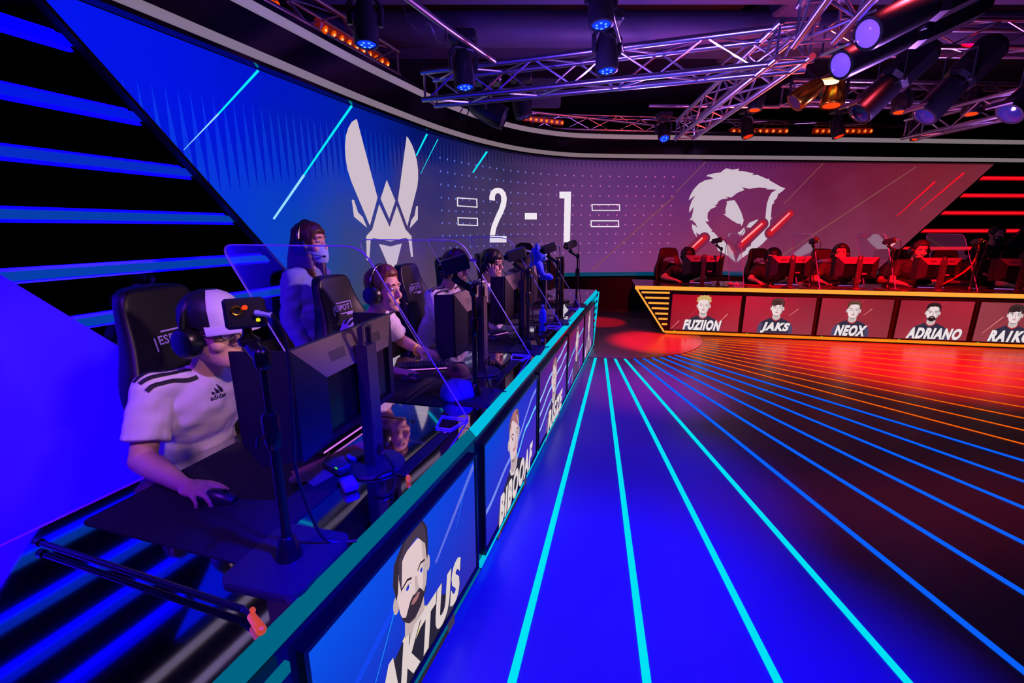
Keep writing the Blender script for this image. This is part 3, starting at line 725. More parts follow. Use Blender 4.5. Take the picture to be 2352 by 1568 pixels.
DZ0, DZ1 = .085, .645
fs_ = [display(desk, fr, a, b_, DZ0, DZ1, BP[i]) for i, (fr, a, b_) in enumerate(dsp)]
streak(BN, fs_[0], [(-.42,.4,-.055,.655-.045,.016)], .0045, (96,110,226)); [streak(BN, fs_[0], [q], .0046, (30,150,250), 'thin_streak') for q in ((-.88,.20,-.64,.5,.003), (-1.0,.12,-.94,.3,.003), (-.24,.43,-.13,.58,.0018))]
streak(BN, fs_[0], [(-.98,.34,-.66,.46,.02)], .0044, (20,70,240), 'soft_streak')
portrait(BN, -.585, .325, .30, .005, fs_[0], 'swept', (52,40,58), 2, (40,36,58), (232,214,160), (226,200,204), (30,50,210), .3)
lettering(BN, -.55, .215, .62, .185, 'AKTUS', .019, fs_[0], (222,206,206))
wave(BF, fs_[1], [(.085,.28), (.5,.36), (1.105,.56)], .014, .0045, (120,140,240)); wave(BF, fs_[1], [(.62,.30), (.86,.40), (1.105,.44)], .012, .0046, (110,200,250))
portrait(BF, .56, .33, .30, .005, fs_[1], 'buzz', (128,84,92), 0, (44,40,66), (220,205,210), (222,196,204), (60,50,80), .2)
lettering(BF, .60, .175, .72, .17, 'BIBOOAF', .019, fs_[1], (226,212,214))
for z in (.30, .42, .53): wave(BF, fs_[2], [(1.2,z-.1), (1.6,z-.02), (1.95,z+.03), (2.3,z+.08)], .013, .0045, (150,190,250))
portrait(BF, 1.72, .33, .29, .005, fs_[2], 'buzz', (120,84,96), 0, (70,50,96), (220,205,210), (222,196,204))
lettering(BF, 1.74, .17, .62, .17, 'RISZE', .019, fs_[2], (226,212,214))
for z in (.22, .4): wave(BF, fs_[3], [(2.39,z-.06), (2.7,z), (3.1,z+.08), (3.42,z+.1)], .012, .0045, (110,190,245))
portrait(BF, 2.93, .34, .28, .005, fs_[3], 'short', (110,80,92), 1, (90,60,110), (220,205,210), (222,196,204))
portrait(BF, 3.92, .34, .28, .005, fs_[4], 'short', (120,90,100), 0, (150,120,150), (220,205,210), (216,190,200))

# ------------------------------------------------------------------ the red desk
a_ = Pz(1459, 657, .75); b_ = Pz(2352, 677, .75); d_ = b_-a_
RF = Frame((a_.x, a_.y), (d_.x, d_.y), (d_.y, -d_.x))
rdesk = thing('stage_desk', 'long desk of the red team with glowing orange edges and front displays', 'desk', (0, 0, 0))
REND = 6.25
_RL = (.4, 2.1, 4.1, 6.1)
mb = MB(); top_prism(mb, RF, .0, REND, .03, .96, .715, .755); mb.build('tabletop', mat('desk_dark', (22, 18, 22), .18, spec=.5, noise=.2, nscale=14), rdesk)
MB().prism([(.52, .03), (5.72, .03), (REND-.01, .714), (.01, .714)], .012, .26, lambda s, z, t: RF.P(s, t, z)).build('front_panel', mat('front_dark_red', (24, 10, 14), .25, noise=.2, nscale=10), rdesk)
MB().prism([(0, .70), (REND, .70), (REND, .755), (0, .755)], -.004, .03, lambda s, z, t: RF.P(s, t, z)).build('edge_light', ORG, rdesk)
MB().prism([(.5, .022), (5.75, .022), (5.75, .06), (.5, .06)], -.008, .012, lambda s, z, t: RF.P(s, t, z)).build('base_light', glow('orange_base', (255, 136, 26)), rdesk)
end_bars(rdesk, RF, .52, .0, .47, .72, .04, ORG, 8, .02, 1)
RP = [picture('red_screen_%d' % i, *c) for i, c in enumerate((((150,30,50), (168,50,66), (176,10,34), (190,14,40)), ((172,36,60), (150,56,72), (196,30,56), (150,30,50)), ((150,52,66), (150,50,64), (170,36,56), (140,36,50)), ((160,50,66), (150,44,58), (150,30,48), (176,40,58)), ((150,60,74), (140,50,60), (150,60,72), (120,40,50))))]
names_ = ['FUZIION', 'JAKS', 'NEOX', 'ADRIANO', 'RA1KO']; wds = [.56, .40, .42, .68, .52]
hairs = [('curly', (206,176,110)), ('fringe', (70,42,40)), ('short', (84,56,44)), ('short', (40,24,28)), ('fringe', (50,32,34))]
for i, (s0, s1) in enumerate(((.566,1.56), (1.62,2.58), (2.65,3.58), (3.66,4.56), (4.63,5.55))):
    f = display(rdesk, RF, s0, s1, .085, .64, RP[i]); c = (s0+s1)/2-.03
    streak(RF, f, [((s0+.02, .1, s0+.13, .23, .005), (s1-.34,.36,s1-.22,.47,.004), (s1-.36,.4,s1-.26,.5,.004), (s0+.18,.2,s0+.3,.3,.004), (s0+.1,.2,s0+.3,.44,.005))[i]] , .0045, (244,150,140))
    if i == 0: streak(RF, f, [(s1-.3,.2,s1-.17,.36,.005)], .0045, (244,150,140))
    streak(RF, f, [(s0+.1, .09, s0+.55, .63, .004)], .0042, (186,60,76), 'faint_streak')
    portrait(RF, c, .36, .245 if i else .26, .005, f, hairs[i][0], hairs[i][1], 2 if i == 3 else 0, (52,46,68), (196,44,52), (236,214,214), (70,50,60))
    lettering(RF, c+(.06 if i == 3 else 0), .175, wds[i], .165, names_[i], .019, f, (236,224,226))
    MB().prism([(s0+.06, .066), (s0+.085, .066), (s0+.085, .073), (s0+.06, .073)], -.014, -.01, lambda s, z, t: RF.P(s, t, z)).build('power_led', glow('green_led', (20, 220, 60)), f)

for s in _RL: MB().prism([(s, .4), (s+.05, .4), (s+.05, .9), (s, .9)], 0, .715, lambda s, t, z: RF.P(s, t, z)).build('leg', BEZ, rdesk)
# ------------------------------------------------------------------ rigging: trusses, pipes, lamps
ALU = mat('truss_aluminium', (190, 188, 198), .28, 1., noise=.1, nscale=12)
BODY = mat('lamp_body', (16, 15, 20), .35, spec=.5, noise=.2, nscale=12)
def truss(label, A, B, size=.24, r=.025, pitch=.34, upv=V((0,0,1)), phase=0):
    """A and B are the ends of the truss centre line."""
    A, B = V(A), V(B); e = thing('truss', label, 'truss', A, 0, 'lighting trusses')
    d = (B-A); Ln = d.length; d = d/Ln; sd = d.cross(upv).normalized(); u = sd.cross(d).normalized(); h = size/2
    cs = [sd*h+u*h, -sd*h+u*h, -sd*h-u*h, sd*h-u*h]
    for c in cs: MB().cyl(c, c+d*Ln, r, n=10).build('chord', ALU, e, True)
    n = max(2, int(Ln/pitch))
    for i in range(4):
        a, b_ = cs[i], cs[(i+1) % 4]; pts = []
        for k in range(n+1): pts.append(((a if (k+i+phase) % 2 else b_)+d*(.06+(Ln-.12)*k/n)))
        mb = MB(); mb.tube(pts, r*.42, 6); mb.build('bracing', ALU, e, True)
    for k in (0, 1):
        mb = MB(); o = d*(.03+(Ln-.06)*k)
        mb.tube([c+o for c in cs], r*.5, 6, True); mb.build('end_frame', ALU, e, True)
    return e
nb_ = V((.332, .943, 0))                # away from the viewer across the front truss
tA = V((-.877, 4.9, 2.965))+nb_*.12; tB = V((2.25, 3.8, 2.965))+nb_*.12
truss('long silver truss crossing above the stage to the corner joint', tA, tB)
truss('silver truss running away from the corner joint towards the back wall', (2.08, 3.75, 2.965), (2.42, 6.9, 2.965), pitch=.3)
truss('silver truss running from the corner joint towards the viewer', (2.06, 3.5, 2.965), (1.55, 1.9, 2.965), pitch=.3)
truss('silver truss at the far right above the red desk', (5.68, 7.0, 2.99), (5.72, 4.2, 2.99), pitch=.34)
truss('red-lit truss behind the big profile spots', (3.2, 5.2, 3.5), (7.6, 5.3, 3.5), pitch=.5)
truss('red-lit truss far behind the two short profile spots', (3.6, 6.6, 3.35), (9.0, 6.9, 3.35), pitch=.5)
ws0 = onwall(560, 60)[0]; ws1 = onwall(960, 230)[0]
truss('dark truss with amber lamps above the left wing of the video wall', wall(ws0-2.2, 3.6, -.25), wall(ws1-.2, 3.6, -.25), .26, pitch=.5)
truss('thin truss above the back wall behind the amber bars', wall(onwall(1240, 340)[0], 3.5, -.3), wall(onwall(2130, 340)[0], 3.5, -.3), .24, .018, .5)

def pipe(label, pts, r=.024, coll=True):
    o = MB().tube([p for p in pts], r, 10).build('rig_pipe', ALU, None, True)
    return tag(o, label, 'pipe')
pipe('silver pipe with looped black cable slanting down to the truss', [Py(915, -20, 3.4), Py(1020, 60, 3.9), Py(1135, 140, 4.6)])
pipe('short silver pipe holding the lamp above the front truss', [Py(1405, 30, 3.5), Py(1428, 118, 3.75)], .018)
pipe('thin red-lit pipe behind the amber bar', [Py(1205, 255, 7.6), Py(1510, 288, 8.6)], .02)
pipe('red-lit pipe in front of the far truss', [Py(1490, 243, 6.6), Py(1790, 246, 6.6)], .022)
def cable(label, pts, r=.006, m=None):
    P_ = [V(p) for p in pts]; out = []
    for i in range(len(P_)-1):
        a = P_[max(i-1, 0)]; b_ = P_[i]; c = P_[i+1]; d = P_[min(i+2, len(P_)-1)]
        for k in range(6):
            t = k/6; out.append(.5*((2*b_)+(c-a)*t+(2*a-5*b_+4*c-d)*t*t+(3*b_-a-3*c+d)*t*t*t))
    out.append(P_[-1])
    return tag(MB().tube(out, r, 7).build('cable', m or mat('cable_black', (10, 10, 14), .4), None, True), label, 'cable')
cable('looped cable hanging under the slanting pipe', [Py(925, 12, 3.4), Py(940, 50, 3.4), Py(975, 78, 3.5), Py(985, 52, 3.6), Py(1003, 88, 3.7), Py(1022, 95, 3.8), Py(1024, 66, 3.9)])
cable('cable loop hanging beside the pipe above the front truss', [Py(1398, 48, 3.5), Py(1386, 62, 3.5), Py(1392, 80, 3.55), Py(1412, 86, 3.6)])
cable('thin cable looped by the tilted black lamp', [Py(1068, 240, 5.3), Py(1056, 262, 5.3), Py(1064, 274, 5.3), Py(1076, 256, 5.3), Py(1070, 240, 5.3)])
cable('curved cable beside the short profile spot', [Py(1990, 205, 4.3), Py(1975, 215, 4.3), Py(1963, 232, 4.3)])
cable('curved cable beside the far profile spot', [Py(2165, 186, 4.9), Py(2140, 200, 4.9), Py(2128, 225, 4.9)])

BLENS = glow('lens_blue', (20, 60, 255)); BLENS2 = glow('lens_blue_core', (110, 190, 255)); RLENS = glow('lens_red', (255, 50, 16)); VLENS = mat('lens_violet', (120, 90, 230), .15, emit=(96, 70, 235), strength=.9)
def moving_head(label, top, aim, size=1., lens=BLENS, core=BLENS2):
    """Hangs from its base at top; the head points towards aim."""
    e = thing('moving_head', label, 'stage light', top, 0, 'moving head lamps')
    k = size; aim = (V(aim)-V(top)-V((0, 0, -.3*k))).normalized()
    MB().box((0, 0, -.05*k), (.26*k, .2*k, .1*k), bev=.02*k).build('base', BODY, e)
    MB().cyl((0, 0, -.1*k), (0, 0, -.13*k), .05*k, n=14).build('pivot', BODY, e, True)
    side = V((aim.y, -aim.x, 0)); side = side.normalized() if side.length > .05 else V((1, 0, 0))
    mb = MB()
    pts = [side*(.125*k)+V((0,0,-.34*k)), side*(.135*k)+V((0,0,-.2*k)), side*(.09*k)+V((0,0,-.14*k)), side*(-.09*k)+V((0,0,-.14*k)), side*(-.135*k)+V((0,0,-.2*k)), side*(-.125*k)+V((0,0,-.34*k))]
    mb.tube(pts, .022*k, 8); mb.build('yoke', BODY, e, True)
    c = V((0, 0, -.32*k)); q = aim.to_track_quat('Z', 'Y').to_matrix()
    mb = MB(); mb.T = M.Translation(c) @ q.to_4x4()
    mb.lathe([(.001, -.17*k), (.06*k, -.165*k), (.085*k, -.1*k), (.1*k, 0), (.105*k, .1*k), (.1*k, .165*k), (.082*k, .17*k), (.08*k, .155*k), (.001, .155*k)], n=24); mb.build('head', BODY, e, True)
    mb = MB(); mb.T = M.Translation(c) @ q.to_4x4(); mb.lathe([(.078*k, .156*k), (.06*k, .168*k), (.001, .172*k)], n=24); ln = mb.build('lens', lens, e, True)
    if core:
        mb = MB(); mb.T = M.Translation(c) @ q.to_4x4()
        for i in range(6): mb.ell((.042*k*cos(i*pi/3), .042*k*sin(i*pi/3), .171*k), (.012*k, .012*k, .004*k), 8, 5)
        mb.build('lens_dots', core, ln)
    return e
def hung(label, u, v, Y, h, aim, size=1., **kw):
    """Place a moving head so that its base top is h metres above the photo point (u, v) at distance Y."""
    p = Py(u, v, Y); p.z += h*size; return moving_head(label, p, aim, size, **kw)
hung('black moving head with blue lens hanging top left of the truss', 840, 60, 3.4, .34, (-.9, 3.1, 0), .78)
hung('black moving head with blue lens in front of the truss left end', 1065, 165, 4.4, .34, (-.2, 4.0, 0), .9)
hung('black moving head with blue lens hanging in front of the truss middle', 1393, 125, 3.65, .34, (.8, 3.3, 0), .78)
hung('lamp with wide blue lens at the top edge above the truss', 1380, 15, 3.4, .34, (.7, 3.0, 0), .8)
hung('small moving head with round blue lens in front of the pale band', 1523, 306, 7.4, .34, (2.2, 5.0, 0), .85)
hung('moving head with red lens before the amber bar, left of two', 1714, 296, 8.1, .34, (4.3, 7.0, 0), .95, lens=RLENS, core=None)
hung('moving head with red lens before the amber bar, right of two', 1921, 296, 8.1, .34, (6.0, 7.0, 0), .95, lens=RLENS, core=None)
hung('moving head with red lens under the far right truss end', 2104, 300, 7.2, .34, (6.0, 6.2, 0), .85, lens=RLENS, core=None)
hung('big black moving head tilted sideways below the truss left end', 1120, 250, 5.4, .30, (1.3, 5.2, 2.2), 1.2, lens=mat('lens_dark', (30, 30, 60), .1), core=None)
hung('grey moving head beside the tilted black lamp', 1196, 240, 5.9, .34, (.9, 5.6, 0), 1.0, lens=mat('lens_dark', (30, 30, 60), .1), core=None)

def par_can(label, c, aim, size, face, body):
    e = thing('par_can', label, 'stage light', c, 0, 'small red lamps'); q = (V(aim)-V(c)).normalized().to_track_quat('Z', 'Y').to_matrix().to_4x4(); k = size
    mb = MB(); mb.T = q; mb.lathe([(.001, -.16*k), (.05*k, -.15*k), (.075*k, -.06*k), (.085*k, .06*k), (.08*k, .07*k), (.001, .06*k)], n=20); mb.build('can', body, e, True)
    mb = MB(); mb.T = q; mb.lathe([(.076*k, .066*k), (.001, .072*k)], n=20); mb.build('face', face, e)
    MB().tube([(-.1*k, 0, 0), (-.1*k, 0, .12*k), (0, 0, .2*k), (.1*k, 0, .12*k), (.1*k, 0, 0)], .012*k, 6).build('bracket', BODY, e, True)
    return e
YEL = mat('brass_yellow', (190, 150, 40), .25, 1.)
EMR = glow('face_red', (255, 70, 20))
for u, v, sz_, lab, bd in ((1735, 240, 1.2, 'small lamp with red face at the truss corner', BODY), (1913, 222, 1.9, 'brass yellow lamp with red face under the big spots', YEL), (2070, 243, 1.4, 'small lamp with red face behind the short profile spot', BODY), (2232, 247, 1.4, 'small lamp with red face behind the far profile spot', BODY)):
    p = Py(u, v, 6.2); par_can(lab, p, p+V((-.1, -.12, -1)), sz_*.85, EMR, bd)
p = Py(1842, 222, 6.0); par_can('brass yellow lamp tilted sideways left of the red-faced one', p, p+V((-.75, .1, -.6)), 1.5, mat('lens_dark', (30,30,60), .1), YEL)
p = Py(1905, 188, 6.0); e = thing('work_lamp', 'small white-glowing lamp above the brass yellow lamp', 'lamp', p)
MB().ell((0, 0, 0), (.11, .06, .03)).build('bulb', glow('warm_white', (255, 238, 200), 1.4), e, True); MB().lathe([(.16, 0), (.1, .05), (.02, .08)], (0, 0, .01), 18).build('reflector', YEL, e, True)

def profile_spot(label, nose, tail, r, lens, hood=True):
    nose, tail = V(nose), V(tail); e = thing('profile_spot', label, 'stage light', nose, 0, 'profile spots'); d = tail-nose; Ln = d.length; q = d.normalized().to_track_quat('Z', 'Y').to_matrix().to_4x4()
    mb = MB(); mb.T = q; mb.lathe([(r*.82, 0), (r*.9, .0), (r*.95, .02), (r*.9, Ln*.42), (r*.78, Ln*.43), (r*.7, Ln*.46), (r*.6, Ln*.46), (r*.82, .015)][:6]+[(r*.001, Ln*.47)], n=22); mb.build('barrel', BODY, e, True)
    mb = MB(); mb.T = q; mb.lathe([(r*.001, Ln*.45), (r*.9, Ln*.45), (r*1.12, Ln*.5), (r*1.15, Ln*.9), (r*.9, Ln*.98), (r*.001, Ln)], n=8); mb.build('lamp_house', BODY, e)
    mb = MB(); mb.T = q; mb.lathe([(r*.8, .004), (r*.5, -.012), (r*.001, -.018)], n=22); mb.build('lens', lens, e, True)
    mb = MB(); mb.T = q
    mb.box((0, r*1.0, -.005), (r*1.9, .012, .05)); mb.build('frame_holder', ALU, e)
    mb = MB(); mb.T = q; mb.cyl((-r*1.3, 0, Ln*.45), (r*1.3, 0, Ln*.45), .014, n=8); mb.build('tilt_bolt', ALU, e, True)
    MB().tube([q @ V((-r*1.25, 0, Ln*.45)), (q @ V((-r*1.25, 0, Ln*.45)))+V((0,0,.24)), (q @ V((r*1.25, 0, Ln*.45)))+V((0,0,.24)), q @ V((r*1.25, 0, Ln*.45))], .012, 6).build('yoke', BODY, e, True)
    return e
DL = mat('lens_dark', (30, 30, 60), .1)
profile_spot('large profile spot with violet lens, upper one of the pair', Py(1992, 78, 3.1), Py(2290, -70, 3.3), .105, VLENS)
profile_spot('large profile spot with violet lens, lower one of the pair', Py(1930, 150, 3.3), Py(2260, -5, 3.5), .1, VLENS)
profile_spot('dark profile spot pointing down left below the violet pair', Py(1972, 262, 4.2), Py(2135, 105, 4.2), .115, DL)
profile_spot('dark profile spot pointing down left, right of its twin', Py(2122, 268, 4.4), Py(2290, 95, 4.4), .115, DL)
profile_spot('dark profile spot cut off by the right picture edge', Py(2318, 262, 3.9), Py(2470, 130, 3.9), .11, DL)

AMB = glow('amber_lamp', (255, 84, 6), .8); AMBC = glow('amber_core', (255, 200, 120), 1.2); ABX = mat('amber_box_spill', (34, 14, 8), .4, emit=(130, 20, 0), strength=.5)  # housing emission stands in for lamp light falling on it
def amber_bar(label, A, B, n, r):
    A, B = V(A), V(B); e = thing('lamp_bar', label, 'lamp bar', A, 0, 'amber lamp bars'); d = B-A; Ln = d.length; u = d/Ln; fwd = (V((0, 0, 1.6))-(A+B)/2); fwd = (fwd-u*fwd.dot(u)).normalized(); w_ = u.cross(fwd)
    q = M((u, fwd, w_)).transposed().to_4x4()
    mb = MB(); mb.T = q; mb.box((Ln/2, -.06, 0), (Ln+2.4*r, .1, 3.2*r), bev=.015); mb.build('housing', ABX, e)
    for i in range(n):
        mb = MB(); mb.T = q; mb.lathe([(r, 0), (r*1.02, -.004), (r*.7, -.016), (r*.001, -.02)], (Ln*i/(n-1), .012, 0), 14, 'Y'); l = mb.build('lamp', AMB, e, True)
        mb = MB(); mb.T = q; mb.ell((Ln*i/(n-1), .014, 0), (r*.32, .01, r*.42), 10, 6); mb.build('filament', AMBC, l, True)
    return e
def wp(u, v, z, o): s = onwall(u, v)[0]; return wall(s, z, o)
def bar_at(label, uv0, uv1, n, Y0, Y1, r=.035): amber_bar(label, Py(*uv0, Y0), Py(*uv1, Y1), n, r)
bar_at('amber lamp bar of ten lamps over the left wing', (746, 68), (889, 148), 10, 5.0, 6.2, .036)
bar_at('amber lamp bar cut off by the top picture edge', (520, -42), (634, 12), 9, 4.2, 4.65, .034)
bar_at('amber lamp bar of eight lamps near the middle of the back wall', (1207, 272), (1291, 282), 8, 8.8, 8.9, .03)
bar_at('amber lamp bar of nine lamps behind the left red moving head', (1685, 301), (1806, 301), 9, 9.75, 9.75, .034)
bar_at('amber lamp bar of ten lamps behind the right red moving head', (1876, 301), (2000, 301), 10, 9.85, 9.85, .034)
e = thing('speaker', 'dark square speaker hanging behind the truss above the amber bar', 'speaker', Py(1252, 214, 7.6))
MB().box((0, 0, 0), (.46, .3, .4), M.Rotation(.2, 3, 'X'), .015).build('cabinet', mat('speaker_grey', (40, 36, 52), .5, noise=.2), e)
MB().box((0, -.16, -.03), (.42, .006, .36), M.Rotation(.2, 3, 'X'), .003).build('grille', mat('speaker_mesh', (22, 20, 30), .7), e)
# ------------------------------------------------------------------ desk equipment (local y points to the stage, x to the player's right)
def Ft(fr, u, v, t):
    """(s, z) where the photo ray meets the vertical plane t metres behind a desk's front edge."""
    d = ray(u, v); o = fr.P(0, t); k = (o.x*fr.f.x+o.y*fr.f.y)/(d.x*fr.f.x+d.y*fr.f.y); p = V((0, 0, EYE))+d*k
    return fr.inv(p)[0], p.z
MGREY = mat('monitor_grey', (104, 88, 92), .4, noise=.05); MBLK = mat('monitor_black', (14, 14, 22), .18, spec=.5); MDRK = mat('monitor_shell', (26, 26, 40), .45, noise=.1)
SHL = mat('shield_flap', (20, 20, 34), .55, noise=.1); PLY = mat('column_satin', (54, 48, 58), .4, noise=.05)
SCR = mat('game_screen', (10, 12, 20), .2, emit=(90, 110, 150), strength=.6)
def make_monitor(label, loc, rz, fl=.175):
    e = thing('monitor', label, 'monitor', loc, rz, 'gaming monitors on the desks')
    MB().lathe([(.001, 0), (.105, 0), (.11, .004), (.105, .012), (.03, .016), (.001, .016)], n=32).build('base', MDRK, e, True)
    mb = MB(); mb.prism([(-.032, .01), (.032, .01), (.032, .47), (-.032, .47)], -.022, .022, lambda x, z, y: (x, y, z))
    for sx in (-1, 1): mb.box((sx*.026, 0, .5), (.012, .02, .07))
    mb.tube([(-.026, 0, .53), (.0, 0, .537), (.026, 0, .53)], .01, 6)
    c = mb.build('column', PLY, e); MB().lathe([(.02, -.004), (.02, .004), (.001, .004)], (0, .022, .07), 16, 'Y').build('cable_hole', mat('hole_black', (3,3,4), .6), c)
    W_, z0, z1, y = (.305 if fl > .15 else .28), .165, .52, -.06
    MB().box((0, y-.012, (z0+z1)/2), (W_*2, .02, z1-z0), bev=.005).build('panel', MDRK, e)
    MB().box((0, y-.0232, (z0+z1)/2+.006), (W_*2-.016, .0024, z1-z0-.03)).build('screen', SCR, e)
    # back shell: pale sloped top, dark sloped sides, glossy recess
    o = [(-W_, z0), (W_, z0), (W_, z1), (-W_, z1)]; i = [(-W_*.66, z0+.05), (W_*.66, z0+.05), (W_*.66, z1-.11), (-W_*.66, z1-.11)]
    vs = [(x, y, z) for x, z in o]+[(x, y+.038, z) for x, z in i]+[(x*.98, y+.026, z) for x, z in i]
    mb = MB(); mb.mi = []
    mb.mset(0).add(vs, [(3, 7, 6, 2)]); mb.mset(1).add(vs, [(0, 4, 7, 3), (2, 6, 5, 1), (1, 5, 4, 0)]); mb.mset(2).add(vs, [(8, 9, 10, 11), (4, 8, 11, 7), (5, 9, 8, 4), (6, 10, 9, 5), (7, 11, 10, 6)])
    sh = mb.build('back_shell', [MGREY, MDRK, MBLK], e)
    for x in (-.13, .11):
        mb = MB(); mb.add([(x-.045, y+.0155, .478), (x-.04, y+.030, .432), (x+.04, y+.030, .432), (x+.045, y+.0155, .478)], [(0, 1, 2, 3)])
        mb.build('vent', mat('vent_dark', (60, 48, 62), .6), sh)
    vs, fs = text_mesh('ZOWIE', .062, .022, 0, .02)
    MB().add([(-x-.1, y+.0275, .245+z) for x, z in vs], [tuple(reversed(f)) for f in fs]).build('lettering', mat('logo_pink_glow', (200, 70, 110), .5, emit=(150, 40, 90), strength=.35), sh)  # lettering is no lamp, a faint glow is put into its material
    MB().cyl((0, -.02, .33), (0, y+.03, .33), .03, n=16).build('hinge', MBLK, e, True)
    for sx in (-1, 1):
        mb = MB(); mb.prism([(0, z0+.01), (fl*.68, z0-.02), (fl, z0+.06), (fl, z1-.005), (0, z1)], -.004, .004, lambda a, z, q: (sx*(W_+.004+a*.12+q), y-.01-a, z)); mb.build('side_shield', SHL, e)
    return e
KB = mat('keyboard_black', (18, 18, 26), .4); KEY = mat('keycap', (52, 48, 64), .45, noise=.2, nscale=60); KEYB = mat('keyboard_light', (20, 20, 30), .4, emit=(230, 120, 255), strength=1.)
def make_keyboard(label, loc, rz):
    e = thing('keyboard', label, 'keyboard', loc, rz, 'keyboards on the desks')
    MB().box((0, 0, .011), (.36, .135, .022), bev=.006).build('case', KB, e)
    for r_ in range(5):
        mb = MB(); x = -.165; 
        ws = [1]*14+[1.4] if r_ < 4 else [1.3, 1.2, 1.2, 6, 1.2, 1.2, 1.2, 1.7]
        k = .33/sum(ws)
        for w_ in ws: mb.box((x+w_*k/2, .046-r_*.0215, .027), (w_*k-.004, .017, .012), bev=.003); x += w_*k
        mb.build('key_row', KEY, e)
    MB().box((0, .0685, .012), (.34, .003, .006)).build('light_line', KEYB, e)
    return e
MOU = mat('mouse_black', (30, 28, 44), .35)
def make_mouse(label, loc, rz, body=None):
    e = thing('mouse', label, 'mouse', loc, rz, 'mice on the desks')
    mb = MB(); rr = []
    for k in range(9):
        f = k/8; y = -.06+.12*f; h = .036*sin(pi*min(1, .16+f*.8))**.7+.004; w_ = .031*(1-.25*abs(f-.45))*sin(pi*(.1+.8*f))**.35
        rr.append([(w_*cos(a), y, max(.002, h*sin(a)+.002)) for a in [pi*j/10 for j in range(11)]])
    mb.rings(rr); mb.build('shell', body or MOU, e, True)
    MB().cyl((-.004, .03, .034), (.004, .03, .034), .009, n=12).build('wheel', KB, e, True)
    return e
PAD = mat('mousepad_cloth', (12, 10, 20), .85, noise=.15, nscale=90)
def make_pad(label, loc, rz, w_=.48, d=.42):
    mb = MB(); pl = []
    for cx, cy, a0 in ((w_/2-.02, d/2-.02, 0), (-w_/2+.02, d/2-.02, 90), (-w_/2+.02, -d/2+.02, 180), (w_/2-.02, -d/2+.02, 270)):
        for k in range(4): a = R(a0+k*30); pl.append((cx+.02*cos(a), cy+.02*sin(a)))
    mb.prism(pl, 0, .004); o = mb.build('mousepad', PAD); o.location = loc; o.rotation_euler = (0, 0, rz)
    return tag(o, label, 'mousepad', 'mousepads on the desks')
STB = mat('stand_black', (16, 15, 22), .3, spec=.5); STP = mat('stand_plate', (34, 32, 44), .45, noise=.1); CAMB = mat('camera_body', (22, 22, 40), .4)
LRED = glow('led_red', (255, 60, 20), 1.5); LYEL = glow('led_yellow', (230, 220, 30))
